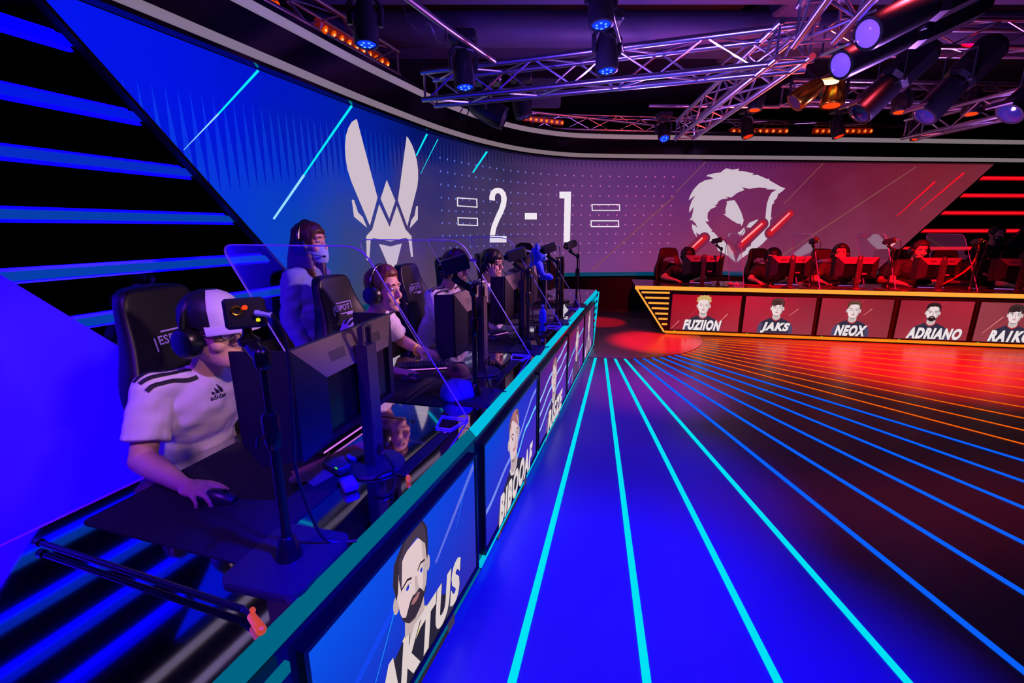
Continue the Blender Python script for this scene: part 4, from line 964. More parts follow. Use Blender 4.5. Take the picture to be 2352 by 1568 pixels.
def make_camstand(label, loc, rz, pole=.47, arm=(0.05, -.1), up_=.06, yaw=0., pitch=.15, box=(.07, .12, .062)):
    """Square plate, boot, two-stage pole, clamp joints, short swivel arm, small camera and its cable."""
    e = thing('camera_stand', label, 'camera stand', loc, rz, 'face cameras on stands')
    mb = MB(); pl = []
    for cx, cy, a0 in ((.09, .085, 0), (-.09, .085, 90), (-.09, -.085, 180), (.09, -.085, 270)):
        for k in range(5): a = R(a0+k*22.5); pl.append((cx+.03*cos(a), cy+.03*sin(a)))
    mb.prism(pl, 0, .012); mb.build('base_plate', STP, e)
    MB().lathe([(.034, .012), (.03, .03), (.02, .07), (.015, .075)], n=20).build('boot', STB, e, True)
    MB().cyl((0, 0, .07), (0, 0, pole*.62), .0125, n=14).build('pole', STB, e, True)
    MB().lathe([(.0125, 0), (.019, .01), (.021, .03), (.021, .09), (.016, .1), (.0125, .1)], (0, 0, pole*.58), 16).build('clamp', STB, e, True)
    MB().cyl((0, 0, pole*.58), (0, 0, pole), .009, n=12).build('upper_pole', STB, e, True)
    MB().tube([(.018, 0, pole*.66), (.045, .0, pole*.67), (.05, 0, pole*.63)], .006, 6).build('clamp_lever', STB, e, True)
    j = V((0, 0, pole)); k = V((arm[0], arm[1], pole+up_))
    mb = MB(); mb.cap(j-V((0,0,.01)), j+V((0, 0, .012)), .02, n=12); mb.build('lower_joint', STB, e, True)
    MB().cap(j, k-V((0, 0, .02)), .017, n=12).build('swivel_arm', STB, e, True)
    q = M.Rotation(yaw, 4, 'Z') @ M.Rotation(pitch, 4, 'X'); c = k+V((0, 0, .055))
    MB().lathe([(.022, -.025), (.026, -.012), (.012, 0), (.01, .022)], k+V((0,0,.0)), 14).build('ball_head', STB, e, True)
    mb = MB(); mb.T = M.Translation(c) @ q; mb.box((0, 0, 0), box, bev=.006); cb = mb.build('camera', CAMB, e)
    mb = MB(); mb.T = M.Translation(c) @ q; mb.lathe([(.02, -box[1]/2+.002), (.021, -box[1]/2-.018), (.016, -box[1]/2-.02), (.014, -box[1]/2-.01), (.001, -box[1]/2-.008)], n=16, axis='Y'); mb.build('camera_lens', MBLK, cb, True)
    yb = box[1]/2
    for nm, x, z, m_, r_ in (('record_light', .0, .014, LRED, .006), ('status_light', -.024, -.018, LYEL, .005)):
        mb = MB(); mb.T = M.Translation(c) @ q; mb.ell((x, yb+.001, z), (r_, .003, r_), 10, 6); mb.build(nm, m_, cb)
    mb = MB(); mb.T = M.Translation(c) @ q; mb.tube([(.018+.01*cos(a), yb+.002, .008+.01*sin(a)) for a in [i*pi/6 for i in range(12)]], .0025, 6, True); mb.build('socket_ring', mat('brass', (210, 170, 60), .3, 1.), cb)
    p0 = c+(q @ V((-.02, yb+.01, .0)))
    pts = [p0, p0+V((-.01, .035, -.005)), V((p0.x-.03, p0.y+.05, p0.z-.09)), V((-.035, .03, pole*.62)), V((-.03, .03, .25)), V((-.045, .05, .1)), V((-.07, .07, .018)), V((-.1, .14, .008))]
    out = []
    for i in range(len(pts)-1):
        a = pts[max(i-1, 0)]; b_ = pts[i]; c_ = pts[i+1]; d = pts[min(i+2, len(pts)-1)]
        for n in range(6): t = n/6; out.append(.5*((2*b_)+(c_-a)*t+(2*a-5*b_+4*c_-d)*t*t+(3*b_-a-3*c_+d)*t*t*t))
    MB().tube(out+[pts[-1]], .0042, 7).build('cable', mat('cable_navy', (16, 16, 34), .4), e, True)
    MB().tube([p0, p0+V((-.004, .02, -.002)), p0+V((-.01, .035, -.006))], .007, 8).build('plug', mat('plug_pale', (150, 160, 210), .4), e, True)
    return e
m = bpy.data.materials.new('clear_acrylic'); m.use_nodes = True; MATS['clear_acrylic'] = m
nt = m.node_tree; nt.nodes.remove(nt.nodes['Principled BSDF']); g = nt.nodes.new('ShaderNodeBsdfGlossy'); g.inputs['Roughness'].default_value = .03; g.inputs[0].default_value = (.9, .9, 1, 1)
tr = nt.nodes.new('ShaderNodeBsdfTransparent'); tr.inputs[0].default_value = (.97, .97, .985, 1); ms = nt.nodes.new('ShaderNodeMixShader'); fn = nt.nodes.new('ShaderNodeFresnel'); fn.inputs[0].default_value = 1.35
fm = nt.nodes.new('ShaderNodeMath'); fm.operation = 'MULTIPLY'; fm.inputs[1].default_value = .4; nt.links.new(fn.outputs[0], fm.inputs[0]); nt.links.new(fm.outputs[0], ms.inputs[0]); nt.links.new(tr.outputs[0], ms.inputs[1]); nt.links.new(g.outputs[0], ms.inputs[2]); nt.links.new(ms.outputs[0], nt.nodes['Material Output'].inputs[0])
ACR = m; ACE = mat('acrylic_edge_glow', (190, 180, 235), .15, emit=(60, 40, 150), strength=.12)  # violet light caught in the acrylic edges painted as faint emission
def make_shield(label, loc, rz):
    """Clear slanted divider with rounded top corners on a bent foot."""
    e = thing('desk_divider', label, 'divider', loc, rz, 'clear dividers between the players')
    def rnd(p, a, b_, r, n=6):
        p, a, b_ = V(p), V(a), V(b_); u = (a-p).normalized(); w_ = (b_-p).normalized(); s, t = p+u*r, p+w_*r
        return [tuple(s*(1-k/n)**2+p*2*(k/n)*(1-k/n)+t*(k/n)**2) for k in range(n+1)]
    A, B, C, D = (0, .006), (-.5, .785), (-1.33, .785), (-.85, .006)
    pl = [A]+rnd(B, A, C, .09)+rnd(C, B, D, .09)+[D]
    MB().prism(pl, -.003, .003, lambda y, z, x: (x, y, z)).build('panel', ACR, e)
    MB().tube([(0, y, z) for y, z in pl], .0036, 6).build('edge', ACE, e, True)
    mb = MB(); mb.tube([(.004, 0, .005), (.13, -.03, .005), (.13, -.1, .005), (.004, -.13, .005)], .004, 6, True); mb.build('foot', ACE, e, True)
    return e

# ------------------------------------------------------------------ gaming chair
LEA = mat('chair_leather', (11, 10, 16), .42, spec=.4, bump=.06, nscale=160); LEG_ = mat('chair_green', (14, 70, 40), .4); CHM = mat('chair_metal', (30, 30, 36), .3, .8); CLOGO = mat('chair_logo_glow', (150, 120, 190), .5, emit=(110, 84, 150), strength=.35)  # printed logo gets a faint painted-in glow
def make_chair(label, loc, rz, group='gaming chairs', edge_m=None):
    e = thing('gaming_chair', label, 'chair', loc, rz, group)
    zs = [.46, .52, .6, .7, .8, .88, .95, 1.02, 1.1, 1.18, 1.26, 1.32, 1.365, 1.39]
    ws = [.19, .215, .225, .235, .25, .268, .275, .262, .225, .195, .18, .172, .155, .11]
    def yb(z): return -.20-.16*(z-.46)/.93
    def yf(x, z, w_): return yb(z)+.045+.065*(abs(x)/w_)**3*(1 if z < 1.05 else max(0, 1-(z-1.05)/.2))
    rings_ = []
    for z, w_ in zip(zs, ws):
        n = 14; fr_ = [(-w_+2*w_*k/n) for k in range(n+1)]
        ring = [(x*.985, yf(x, z, w_), z) for x in fr_]+[(x*.985, yb(z)-.045*(1-(x/w_)**4)-.01, z) for x in reversed(fr_)]
        rings_.append(ring)
    o = MB().rings(rings_).build('backrest', LEA, e, 'all')
    o.modifiers.new('sub', 'SUBSURF').levels = 1; o.modifiers['sub'].render_levels = 1
    # green wings low on the back, a printed logo and rows of small marks
    for sx in (-1, 1):
        mb = MB(); pl = []
        for z, w_ in ((.62, .232), (.7, .24), (.8, .254), (.88, .27), (.93, .272), (.86, .245), (.76, .215), (.68, .2)): pl.append((sx*w_*.97, z, w_*1.04))
        vs = [(x, yf(x, z, w_)+.005, z) for x, z, w_ in pl]; mb.add(vs, [tuple(range(8)) if sx > 0 else tuple(range(7, -1, -1))]); mb.build('side_patch', LEG_, e)
    def W_at(z):
        for i in range(len(zs)-1):
            if zs[i] <= z <= zs[i+1]: f = (z-zs[i])/(zs[i+1]-zs[i]); return ws[i]+(ws[i+1]-ws[i])*f
        return .1
    def on(x, z, d=.003): return (x, yf(x, z, W_at(z))+d, z)
    mb = MB(); vs, fs = text_mesh('ESPOT', .15, .038, 0, .02); mb.add([on(-x, 1.165+y, .006) for x, y in vs], [tuple(reversed(f)) for f in fs])
    for a, b_, c, d in ((-.09, 1.196, .055, 1.203), (-.095, 1.122, .03, 1.129), (.088, 1.122, .095, 1.18), (-.095, 1.15, -.088, 1.203), (-.095, 1.108, -.03, 1.126)):
        mb.add([on(a, b_, .006), on(c, b_, .006), on(c, d, .006), on(a, d, .006)], [(3, 2, 1, 0)])
    mb.build('printed_logo', CLOGO, e)
    mb = MB()
    for k in range(3):
        for i in range(6):
            x = .2-.035*k; z = .98-.035*i+.02*k
            if (i+k) % 2: 
                q = [on(x-.009, z-.009), on(x+.009, z-.009), on(x+.009, z+.009), on(x-.009, z+.009)]; mb.tube(q, .0012, 4, True)
            else: mb.tube([on(x-.008, z-.008), on(x+.008, z+.008)], .0014, 4); mb.tube([on(x-.008, z+.008), on(x+.008, z-.008)], .0014, 4)
    pm = mb.build('printed_marks', mat('print_teal', (50, 110, 110), .6), e); pm['kind'] = 'stuff'
    # seat
    mb = MB(); rr = []
    for k in range(11):
        f = k/10; y = -.2+.5*f; w_ = .255*(1-.12*(f > .9)); h = .11
        rr.append([(w_*sx*qx, y, .40+zz+(.03 if qx > .9 and zz > .05 else 0)) for sx, qx, zz in ((-1, 1, 0), (-1, 1.02, .07), (-1, .8, .085), (-1, .3, .075), (1, .3, .075), (1, .8, .085), (1, 1.02, .07), (1, 1, 0))])
    o = MB().rings(rr).build('seat', LEA, e, 'all'); o.modifiers.new('sub', 'SUBSURF').levels = 1
    for sx in (-1, 1):
        mb = MB(); mb.tube([(sx*.24, .0, .4), (sx*.3, .0, .4), (sx*.3, 0, .6)], .02, 8); mb.build('arm_post', CHM, e, True)
        MB().box((sx*.3, .02, .625), (.085, .27, .035), bev=.015).build('armrest', LEA, e)
    MB().box((0, .02, .375), (.3, .3, .04), bev=.01).build('seat_plate', CHM, e)
    MB().cyl((0, 0, .1), (0, 0, .37), .028, n=14).build('gas_lift', CHM, e, True)
    for k in range(5):
        a = 2*pi*k/5; d = V((cos(a), sin(a), 0)); MB().cap(V((0, 0, .11))+d*.03, V((0, 0, .075))+d*.3, .03, .02).build('leg', CHM, e, True)
        MB().cyl(V((0, 0, .03))+d*.31+V((-d.y, d.x, 0))*.015, V((0, 0, .03))+d*.31-V((-d.y, d.x, 0))*.015, .03, n=14).build('caster', LEA, e, True)
    return e

# ------------------------------------------------------------------ set the desks
def at(fr, s, t, z=DT): return fr.P(s, t, z)
seatB = [-.39, .76, 1.77, 2.72, 3.72]
w5 = ['nearest', 'second', 'third', 'fourth', 'fifth']
wh = ['nearest on the blue desk', 'second along the blue desk', 'third along the blue desk', 'fourth along the blue desk', 'last on the blue desk']
monB = [(BF, -.40, .255, .07), (BF, .79, .26, .02), (BF, 1.77, .275, .0), (BF, 2.67, .30, .0), (BF, 3.72, .32, -.1)]
mon0 = None
for i, (fr, s, t, dr) in enumerate(monB):
    lab = 'gaming monitor with grey back top and side shields, '+wh[i]
    if mon0 is None: mon0 = make_monitor(lab, at(fr, s, t), fr.rz+dr)
    elif i == 1: mon1 = make_monitor(lab, at(fr, s, t), fr.rz+dr, .10)
    else: dup(mon1, at(fr, s, t), fr.rz+dr, lab)
kb0 = None
kbB = [(-.23, .55, .0), (.76, .64, -1.1), (1.72, .56, -.5), (2.68, .58, .0), (3.68, .56, .0)]
for i, (s, t, dr) in enumerate(kbB):
    lab = 'dark keyboard with violet-lit keys, '+wh[i]
    if kb0 is None: kb0 = make_keyboard(lab, at(BF, s, t, DT+.004), BF.rz+dr)
    else: dup(kb0, at(BF, s, t, DT+.004), BF.rz+dr, lab)
ms0 = None
msB = [(BF.inv(Pz(500, 1143, .77)), .2), (BF.inv(Pz(948, 866, .78)), .1), (BF.inv(Pz(1130, 775, .78)), 0), ((2.5, .5), 0), ((3.46, .5), 0)]
for i, ((s, t), dr) in enumerate(msB):
    lab = 'dark gaming mouse on a mousepad, '+wh[i]
    if ms0 is None: ms0 = make_mouse(lab, at(BF, s, t, DT+.004), BF.rz+dr)
    else: dup(ms0, at(BF, s, t, DT+.004), BF.rz+dr, lab)
pad0 = None
for i, (s, t, dr) in enumerate([(-.68, .60, .0), (.46, .58, .05), (1.52, .56, .03), (2.5, .56, 0), (3.5, .56, 0)]):
    lab = 'dark cloth mousepad, '+wh[i]
    if pad0 is None: pad0 = make_pad(lab, at(BF, s, t, DT+.0003), BF.rz+dr, .56, .62)
    else: dup(pad0, at(BF, s, t, DT+.0003), BF.rz+dr, lab)
st0 = None
stB = [(-.597, 1.046), (-.194, 2.27), (.115, 3.218), (.419, 4.216), (.736, 5.177)]
for i, (x, y) in enumerate(stB):
    lab = 'small black camera on a pole, '+wh[i]
    if i == 0: st0 = make_camstand(lab, (x, y, DT), BN.rz+.1, .56, (-.03, -.06), .05, -.75, .1, (.088, .06, .072))
    elif i == 1: st1 = make_camstand(lab, (x, y, DT), BF.rz, .565, (.02, -.085), .07, .5, .28, (.055, .135, .075)); st1.scale = (1, 1, 1)
    else: dup(st1, (x, y, DT), BF.rz+(0, 0, .05, .2, .3)[i], lab)
shB = [(-.205, 1.968), (.128, 3.058), (.45, 4.041), (.768, 5.057)]
for i, (x, y) in enumerate(shB):
    lab = 'clear slanted acrylic divider on the blue desk, %s from the viewer' % ('first', 'second', 'third', 'fourth')[i]
    if i == 0: sh0 = make_shield(lab, (x, y, DT), BF.rz)
    else: dup(sh0, (x, y, DT), BF.rz, lab)
# chairs
chB = [(-.29, 1.0, .10), (.80, .98, .0), (1.86, 1.02, .0), (2.80, 1.10, 0), (3.72, 1.0, .2)]
lab0 = ['black gaming chair with pale logo behind the player in the cap', 'black gaming chair before the standing woman in headphones', 'black gaming chair behind the player under the second camera', 'black gaming chair behind the player with a hand on his ear', 'black gaming chair at the far end behind the blue plush toy']
for i, (s, t, dr) in enumerate(chB):
    if i == 0: ch0 = make_chair(lab0[i], BF.P(s, t, 0), BF.rz+dr)
    else: dup(ch0, BF.P(s, t, 0), BF.rz+dr, lab0[i]).scale = (1, 1, .955)

# red desk
wr = ['first from the left on the red desk', 'second from the left on the red desk', 'third from the left on the red desk', 'fourth from the left on the red desk', 'last on the red desk']
RZ = .755
for i, (u, dr) in enumerate(((1613, -.12), (1815, .0), (1968, .0), (2160, .1), (2345, .1))):
    s, z = Ft(RF, u, 640, .3); dup(mon1, RF.P(s, .3, RZ), RF.rz+dr, 'dark gaming monitor, '+wr[i]).scale = (1, 1, .88)
    dup(kb0, RF.P(s+.02, .56, RZ+.004), RF.rz, 'dark keyboard, '+wr[i]); dup(ms0, RF.P(s-.28, .52, RZ+.004), RF.rz, 'dark gaming mouse, '+wr[i]); dup(pad0, RF.P(s-.12, .58, RZ+.0003), RF.rz, 'dark cloth mousepad, '+wr[i])
for i, u in enumerate((1648, 1858, 2038, 2228)):
    s, z = Ft(RF, u, 655, .16); dup(st1, RF.P(s, .16, RZ), RF.rz+(.5, -.3, .2, -.4)[i], 'small camera on a black pole, '+wr[i])
for i, u in enumerate((1709, 1884, 2060, 2250)):
    s, z = Ft(RF, u, 655, .1); dup(sh0, RF.P(s, .1, RZ), RF.rz, 'clear slanted acrylic divider, '+wr[i])
rchr = [(1545, 'behind the curly-haired player'), (1755, 'behind the bald player in headphones'), (1890, 'behind the bearded player facing the camera'), (2080, 'behind the fourth red-side player'), (2330, 'at the right picture edge on the red side')]
for i, (u, lb) in enumerate(rchr):
    s, z = Ft(RF, u, 600, 1.35); dup(ch0, RF.P(s, 1.08, 0), RF.rz+(.25, .3, 0, .2, 0)[i], 'dark gaming chair '+lb).scale = (1, 1, .93)
# ------------------------------------------------------------------ people
from mathutils.bvhtree import BVHTree
SKIN = mat('skin', (206, 158, 136), .5, spec=.4, noise=.06, nscale=30); SKIN2 = mat('skin_deep', (190, 132, 108), .5, noise=.06, nscale=30)
TROU = mat('dark_trousers', (26, 26, 38), .8, noise=.1); SHOE = mat('dark_shoe', (20, 20, 24), .5)
JWH = mat('jersey_white', (214, 206, 214), .75, noise=.04, nscale=60, bump=.04); STR = mat('stripe_dark', (22, 20, 34), .7); JDK = mat('jersey_dark', (40, 22, 26), .75, noise=.1); JBL = mat('shirt_blue', (120, 130, 200), .75, noise=.05); JNV = mat('shirt_navy', (24, 28, 60), .75, noise=.1); JBK = mat('suit_black', (16, 15, 20), .7, noise=.1)
HBR = mat('hair_brown', (70, 36, 26), .45, noise=.4, nscale=70, bump=.3); HDK = mat('hair_dark', (28, 18, 22), .45, noise=.4, nscale=70, bump=.3); HCL = mat('hair_chestnut', (96, 42, 28), .45, noise=.4, nscale=70, bump=.3)
HSB = mat('headset_black', (12, 12, 18), .3, spec=.5); EYW = mat('eye_white', (220, 215, 220), .3); IRI = mat('iris', (40, 30, 34), .2); LIP = mat('lips', (170, 92, 92), .5); GLF = mat('glasses_frame', (20, 16, 16), .25)
LV = [(-.118,.018,.080,.045),(-.108,.036,.088,.010),(-.09,.050,.091,-.03),(-.065,.060,.089,-.055),(-.04,.067,.087,-.075),(-.01,.071,.086,-.088),(.02,.073,.089,-.095),(.05,.075,.091,-.098),(.08,.071,.080,-.092),(.105,.055,.058,-.07),(.12,.034,.032,-.042),(.127,.01,.0,-.012)]
def lvl(z):
    if z <= LV[0][0]: return LV[0][1:]
    for a, b_ in zip(LV, LV[1:]):
        if a[0] <= z <= b_[0]: t = (z-a[0])/(b_[0]-a[0]); return tuple(a[i]+(b_[i]-a[i])*t for i in (1, 2, 3))
    return LV[-1][1:]
def head_pt(ph, z, k=1., d=0.):
    """Point on the head surface; ph = 0 looks forward."""
    w_, f, b_ = lvl(z); cy = (f+b_)/2; ry = (f-b_)/2
    return V(((w_*k+d)*sin(ph), cy+(ry*k+d)*cos(ph), z))
def add_head(mb, T):
    n = 22; o = mb.T.copy(); mb.T = o @ T
    mb.rings([[tuple(head_pt(2*pi*i/n, l[0])) for i in range(n)] for l in LV])
    mb.cap((0, .084, .025), (0, .106, -.022), .009, .013, 10); mb.ell((0, .108, -.026), (.015, .013, .011)); mb.ell((.011, .098, -.031), (.009, .01, .008)); mb.ell((-.011, .098, -.031), (.009, .01, .008))
    mb.cap((-.042, .076, .036), (.042, .076, .036), .013, None, 10); mb.ell((0, .086, -.062), (.024, .012, .007)); mb.ell((0, .084, -.075), (.02, .012, .007)); mb.ell((0, .078, -.103), (.024, .016, .016))
    for s in (-1, 1):
        mb.ell((s*.044, .064, -.03), (.026, .026, .024)); mb.ell((s*.074, -.012, -.005), (.009, .02, .032), rot=M.Rotation(s*.35, 3, 'Z'))
    mb.T = o
def hair_shell(T, style, d=.012):
    """Closed hair volume over the skull with a shaped hairline."""
    n = 36; m_ = 12; outer = []; inner = []
    for i in range(n):
        ph = 2*pi*i/n; c = cos(ph); a = abs(((ph+pi) % (2*pi))-pi)
        if style == 'short': lo = .08 if a < .7 else (.08-.078*(a-.7)/.5 if a < 1.2 else (.0 if a < 1.9 else -.055))
        elif style == 'buzz': lo = .07 if a < .7 else (.03 if a < 1.3 else (.0 if a < 1.9 else -.05))
        elif style == 'long': lo = .06 if a < .6 else (.03 if a < .9 else -.07)
        else: lo = .05 if a < .8 else (.01 if a < 1.3 else -.06)
        col = []; ci = []
        for k in range(m_+1):
            z = lo+(.128-lo)*k/m_
            jig = (.006*sin(ph*9+k*1.7)*sin(k*.9+ph*3) if style in ('curly', 'wavy') else .0025*sin(ph*13+k*.8))
            dd = d*(min(1, .08+k/3.))+jig*(1.6 if style == 'curly' else 1)
            up_ = V((0, 0, dd*.9*max(0, (z-.04)/.09))); fr_ = V((0, .010*max(0, c)*max(0, (z-.05)/.08), .014*max(0, c)*max(0, (z-.05)/.08))) if style == 'short' else V()
            col.append(T @ (head_pt(ph, z, 1., dd)+up_+fr_)); ci.append(T @ head_pt(ph, z, .97, -.003))
        outer.append(col); inner.append(ci)
    vs = [p for c in outer for p in c]+[p for c in inner for p in c]; K = m_+1; O = n*K; fs = []
    for i in range(n):
        j = (i+1) % n
        for k in range(m_): fs.append((i*K+k, j*K+k, j*K+k+1, i*K+k+1)); fs.append((O+i*K+k+1, O+j*K+k+1, O+j*K+k, O+i*K+k))
        fs.append((O+i*K, O+j*K, j*K, i*K))
    fs.append(tuple(i*K+m_ for i in range(n))); fs.append(tuple(O+i*K+m_ for i in reversed(range(n))))
    return MB().add(vs, fs)
def add_hand(mb, wr, d, up_, side, curl=.35, spread=.12, size=1.):
    """wr wrist, d pointing direction, up_ back of the hand, side +1 right hand, -1 left hand."""
    d = V(d).normalized(); up_ = (V(up_)-d*V(up_).dot(d)).normalized(); lat = d.cross(up_)*side   # lat points to the little finger on the outer side
    k = size; wr = V(wr)
    q = M((d, lat, up_)).transposed()
    mb.ell(wr+d*.048*k, (.05*k, .039*k, .015*k), 14, 9, q); mb.cap(wr-d*.005, wr+d*.03*k, .022*k, .024*k)
    root = [(-.029, .083), (-.010, .09), (.010, .086), (.028, .074)]; ln = [.068, .077, .071, .055]; rd = [.0088, .0092, .0088, .0078]
    for i in range(4):
        p = wr+lat*root[i][0]*k+d*(root[i][1]-.012)*k+up_*.002; a = spread*(i-1.4); cu = curl*(.8+.14*i); ang = cu*.45
        L_ = ln[i]*k
        for j, fq in enumerate((.46, .31, .23)):
            dir_ = (d*cos(ang)-up_*sin(ang)); dir_ = (dir_+lat*sin(a)).normalized(); qn = p+dir_*L_*fq
            mb.cap(p, qn, rd[i]*(1-.07*j)*k, rd[i]*(1-.07*(j+1))*k, 10); p = qn; ang += cu
    p = wr+d*.022*k-lat*.026*k-up_*.004; ang = .75
    for j, L_ in enumerate((.038, .03, .024)):
        dir_ = (d*cos(ang)-lat*sin(ang)-up_*(.25+.1*j)).normalized(); qn = p+dir_*L_*k; mb.cap(p, qn, (.0125-.0016*j)*k, (.011-.0016*j)*k, 10); p = qn; ang -= .28

def person(label, loc, rz, J, yaw=0., pitch=0., roll=0., vox=.007, hair='short', hm=None, hd=.012, shirt=None, sleeve=.72, skin=None, headset=None, glasses=False, stripes=True, cat='person', hands=None, beard=None, seated=True, faceparts=True, group=None, trousers=None, hs=1.1):
    skin = skin or SKIN; shirt = shirt or JWH; hm = hm or HBR
    g = {k: V(v) for k, v in J.items()}
    HT = M.Translation(g['head']) @ M.Rotation(yaw, 4, 'Z') @ M.Rotation(-pitch, 4, 'X') @ M.Rotation(roll, 4, 'Y') @ M.Scale(hs, 4)
    nb = g['neck']; ch = g['chest']; hp = g['hip']; axis = (nb-hp).normalized()
    fw = V((0, 1, 0)); sd = (g['shR']-g['shL']).normalized()
    tq = M((sd, (axis.cross(sd)).normalized(), axis)).transposed()
    mb = MB()
    add_head(mb, HT)
    mb.cap(nb-axis*.02, HT @ V((0, -.025, -.075)), .058, .052)
    def torso(b, e):
        b.ell(hp, (.165+e, .115+e, .12+e), 18, 10, tq); b.ell((hp+ch)/2, (.15+e, .105+e, .2+e), 18, 10, tq); b.ell(ch+axis*.02, (.168+e, .112+e, .17+e), 18, 10, tq)
        for s in ('R', 'L'): b.cap(nb-axis*.05, g['sh'+s], .062+e, .056+e)
    torso(mb, 0)
    segs = []
    for s, sg in (('R', 1), ('L', -1)):
        sh, el, wr = g['sh'+s], g['el'+s], g['wr'+s]
        mb.cap(sh, el, .052, .042); mb.cap(el, el.lerp(wr, .4), .044, .042); mb.cap(el.lerp(wr, .35), wr, .042, .026)
        hd_ = (hands or {}).get(s, {}); d = V(hd_.get('d', (wr-el))); add_hand(mb, wr, d, V(hd_.get('up', (0, 0, 1))), sg, hd_.get('curl', .35), hd_.get('spread', .1), hd_.get('size', 1.)); segs += [(sh, el), (el, wr), (wr, wr+d.normalized()*.18)]
        hj = hp+sd*sg*.09; kn, an = g['kn'+s], g['an'+s]
        mb.cap(hj, kn, .088, .06); mb.cap(kn, kn.lerp(an, .4), .06, .058); mb.cap(kn.lerp(an, .35), an, .058, .04); f2 = (V((kn.x-hj.x, kn.y-hj.y, 0)).normalized() if seated else fw); mb.cap(an+V((0, 0, -.035)), an+f2*.15+V((0, 0, -.05)), .042, .036)
    me = remesh(mb, vox, 3, .5); me.name = 'person'
    for q in (skin, trousers or TROU, SHOE): me.materials.append(q)
    def dist(p, a, b_): t = max(0, min(1, (p-a).dot(b_-a)/max(1e-9, (b_-a).length_squared))); return (p-a-(b_-a)*t).length
    lim = hp.z+.06; idx = []
    for p in me.polygons:
        c = p.center
        if c.z > lim+.02: idx.append(0); continue
        if min(dist(c, *s) for s in segs) < .055: idx.append(0); continue
        idx.append(2 if c.z < min(g['anR'].z, g['anL'].z)+.03 else 1)
    me.polygons.foreach_set('material_index', idx)
    o = bpy.data.objects.new('person', me); COL.objects.link(o); o.location = loc; o.rotation_euler = (0, 0, rz); tag(o, label, cat, group)
    # shirt
    sb = MB(); torso(sb, .014)
    for s in ('R', 'L'):
        sh, el, wr = g['sh'+s], g['el'+s], g['wr'+s]
        if sleeve <= 1: e2 = sh.lerp(el, sleeve); sb.cap(sh, sh.lerp(e2, .6), .07, .07, 16); sb.cyl(sh, e2, .066, .074, 16)
        else: e2 = el.lerp(wr, sleeve-1); sb.cap(sh, el, .068, .058, 16); sb.cap(el, el.lerp(e2, .9), .058, .05); sb.cyl(el, e2, .056, .044, 16)
    sm_ = remesh(sb, vox*1.05, 4, .6); sm_.name = 'shirt'; sm_.materials.append(shirt)
    # folds
    nv = len(sm_.vertices); cos_ = [0.]*(nv*3); nrs = [0.]*(nv*3); sm_.vertices.foreach_get('co', cos_); sm_.vertices.foreach_get('normal', nrs)
    for i in range(nv):
        x, y, z = cos_[3*i:3*i+3]; f = .004*(sin(x*31+z*47+y*13)*sin(z*23-y*37)+.5*sin(x*70-z*28+y*44)*sin(z*60+x*22))
        for k in range(3): cos_[3*i+k] += nrs[3*i+k]*f
    sm_.vertices.foreach_set('co', cos_); sm_.update()
    so = bpy.data.objects.new('shirt', sm_); COL.objects.link(so); so.parent = o
    bvh = BVHTree.FromPolygons([v_.co for v_ in sm_.vertices], [tuple(p.vertices) for p in sm_.polygons])
    def drape(pts, dirn, w_, m_, name, par):
        L_ = []; 
        for i, p in enumerate(pts):
            h = bvh.ray_cast(V(p)-V(dirn)*.12, V(dirn))
            if h[0] is None: continue
            L_.append((h[0], h[1]))
        if len(L_) < 3: return
        vs = []
        for i, (p, nrm) in enumerate(L_):
            t = (L_[min(i+1, len(L_)-1)][0]-L_[max(i-1, 0)][0]).normalized(); s_ = t.cross(nrm).normalized(); p = p+nrm*.0035; vs += [p-s_*w_, p+s_*w_]
        b = MB().add(vs, [(2*i, 2*i+1, 2*i+3, 2*i+2) for i in range(len(L_)-1)]); b.build(name, m_, par)
    if stripes:
        for s in ('R', 'L'):
            a = nb+(g['sh'+s]-nb)*.36; b_ = g['sh'+s]+(g['sh'+s]-nb)*.28
            for k in (-1, 0, 1):
                off = V((0, 1, 0))*(k*.027+.028)
                drape([a.lerp(b_, i/10)+off for i in range(11)], (0, 0, -1), .0085, STR, 'shoulder_stripe', so)
    # face parts
    def hb(): b = MB(); b.T = HT.copy(); return b
    if faceparts:
        for s in (-1, 1):
            e_ = hb().ell((s*.031, .0805, .012), (.0125, .009, .008), 12, 8).build('eye', EYW, o, True); hb().ell((s*.031, .0885, .012), (.0055, .002, .0055), 10, 6).build('iris', IRI, e_, True)
            hb().tube([(s*.013, .0935, .035), (s*.03, .0945, .041), (s*.05, .083, .035)], [.003, .0042, .002], 6).build('eyebrow', hm, o, True)
        hb().ell((0, .0955, -.0685), (.023, .0035, .0035), 12, 6).build('lips', LIP, o, True)
    if hair: hair_shell(HT, hair, hd).build('hair', hm, o, 'all')
    if beard:
        n = 17; vs = []
        for k, z in enumerate((-.112, -.1, -.085, -.07, -.05)):
            for i in range(n): ph = -1.5+3*i/(n-1); vs.append(tuple(head_pt(ph, z, 1., .004+(.002 if k < 4 else -.002))))
        b = hb(); b.add(vs, [(k*n+i, k*n+i+1, (k+1)*n+i+1, (k+1)*n+i) for k in range(4) for i in range(n-1) if not (k >= 2 and 6 <= i <= 9)]); b.build('beard', hm, o, 'all')
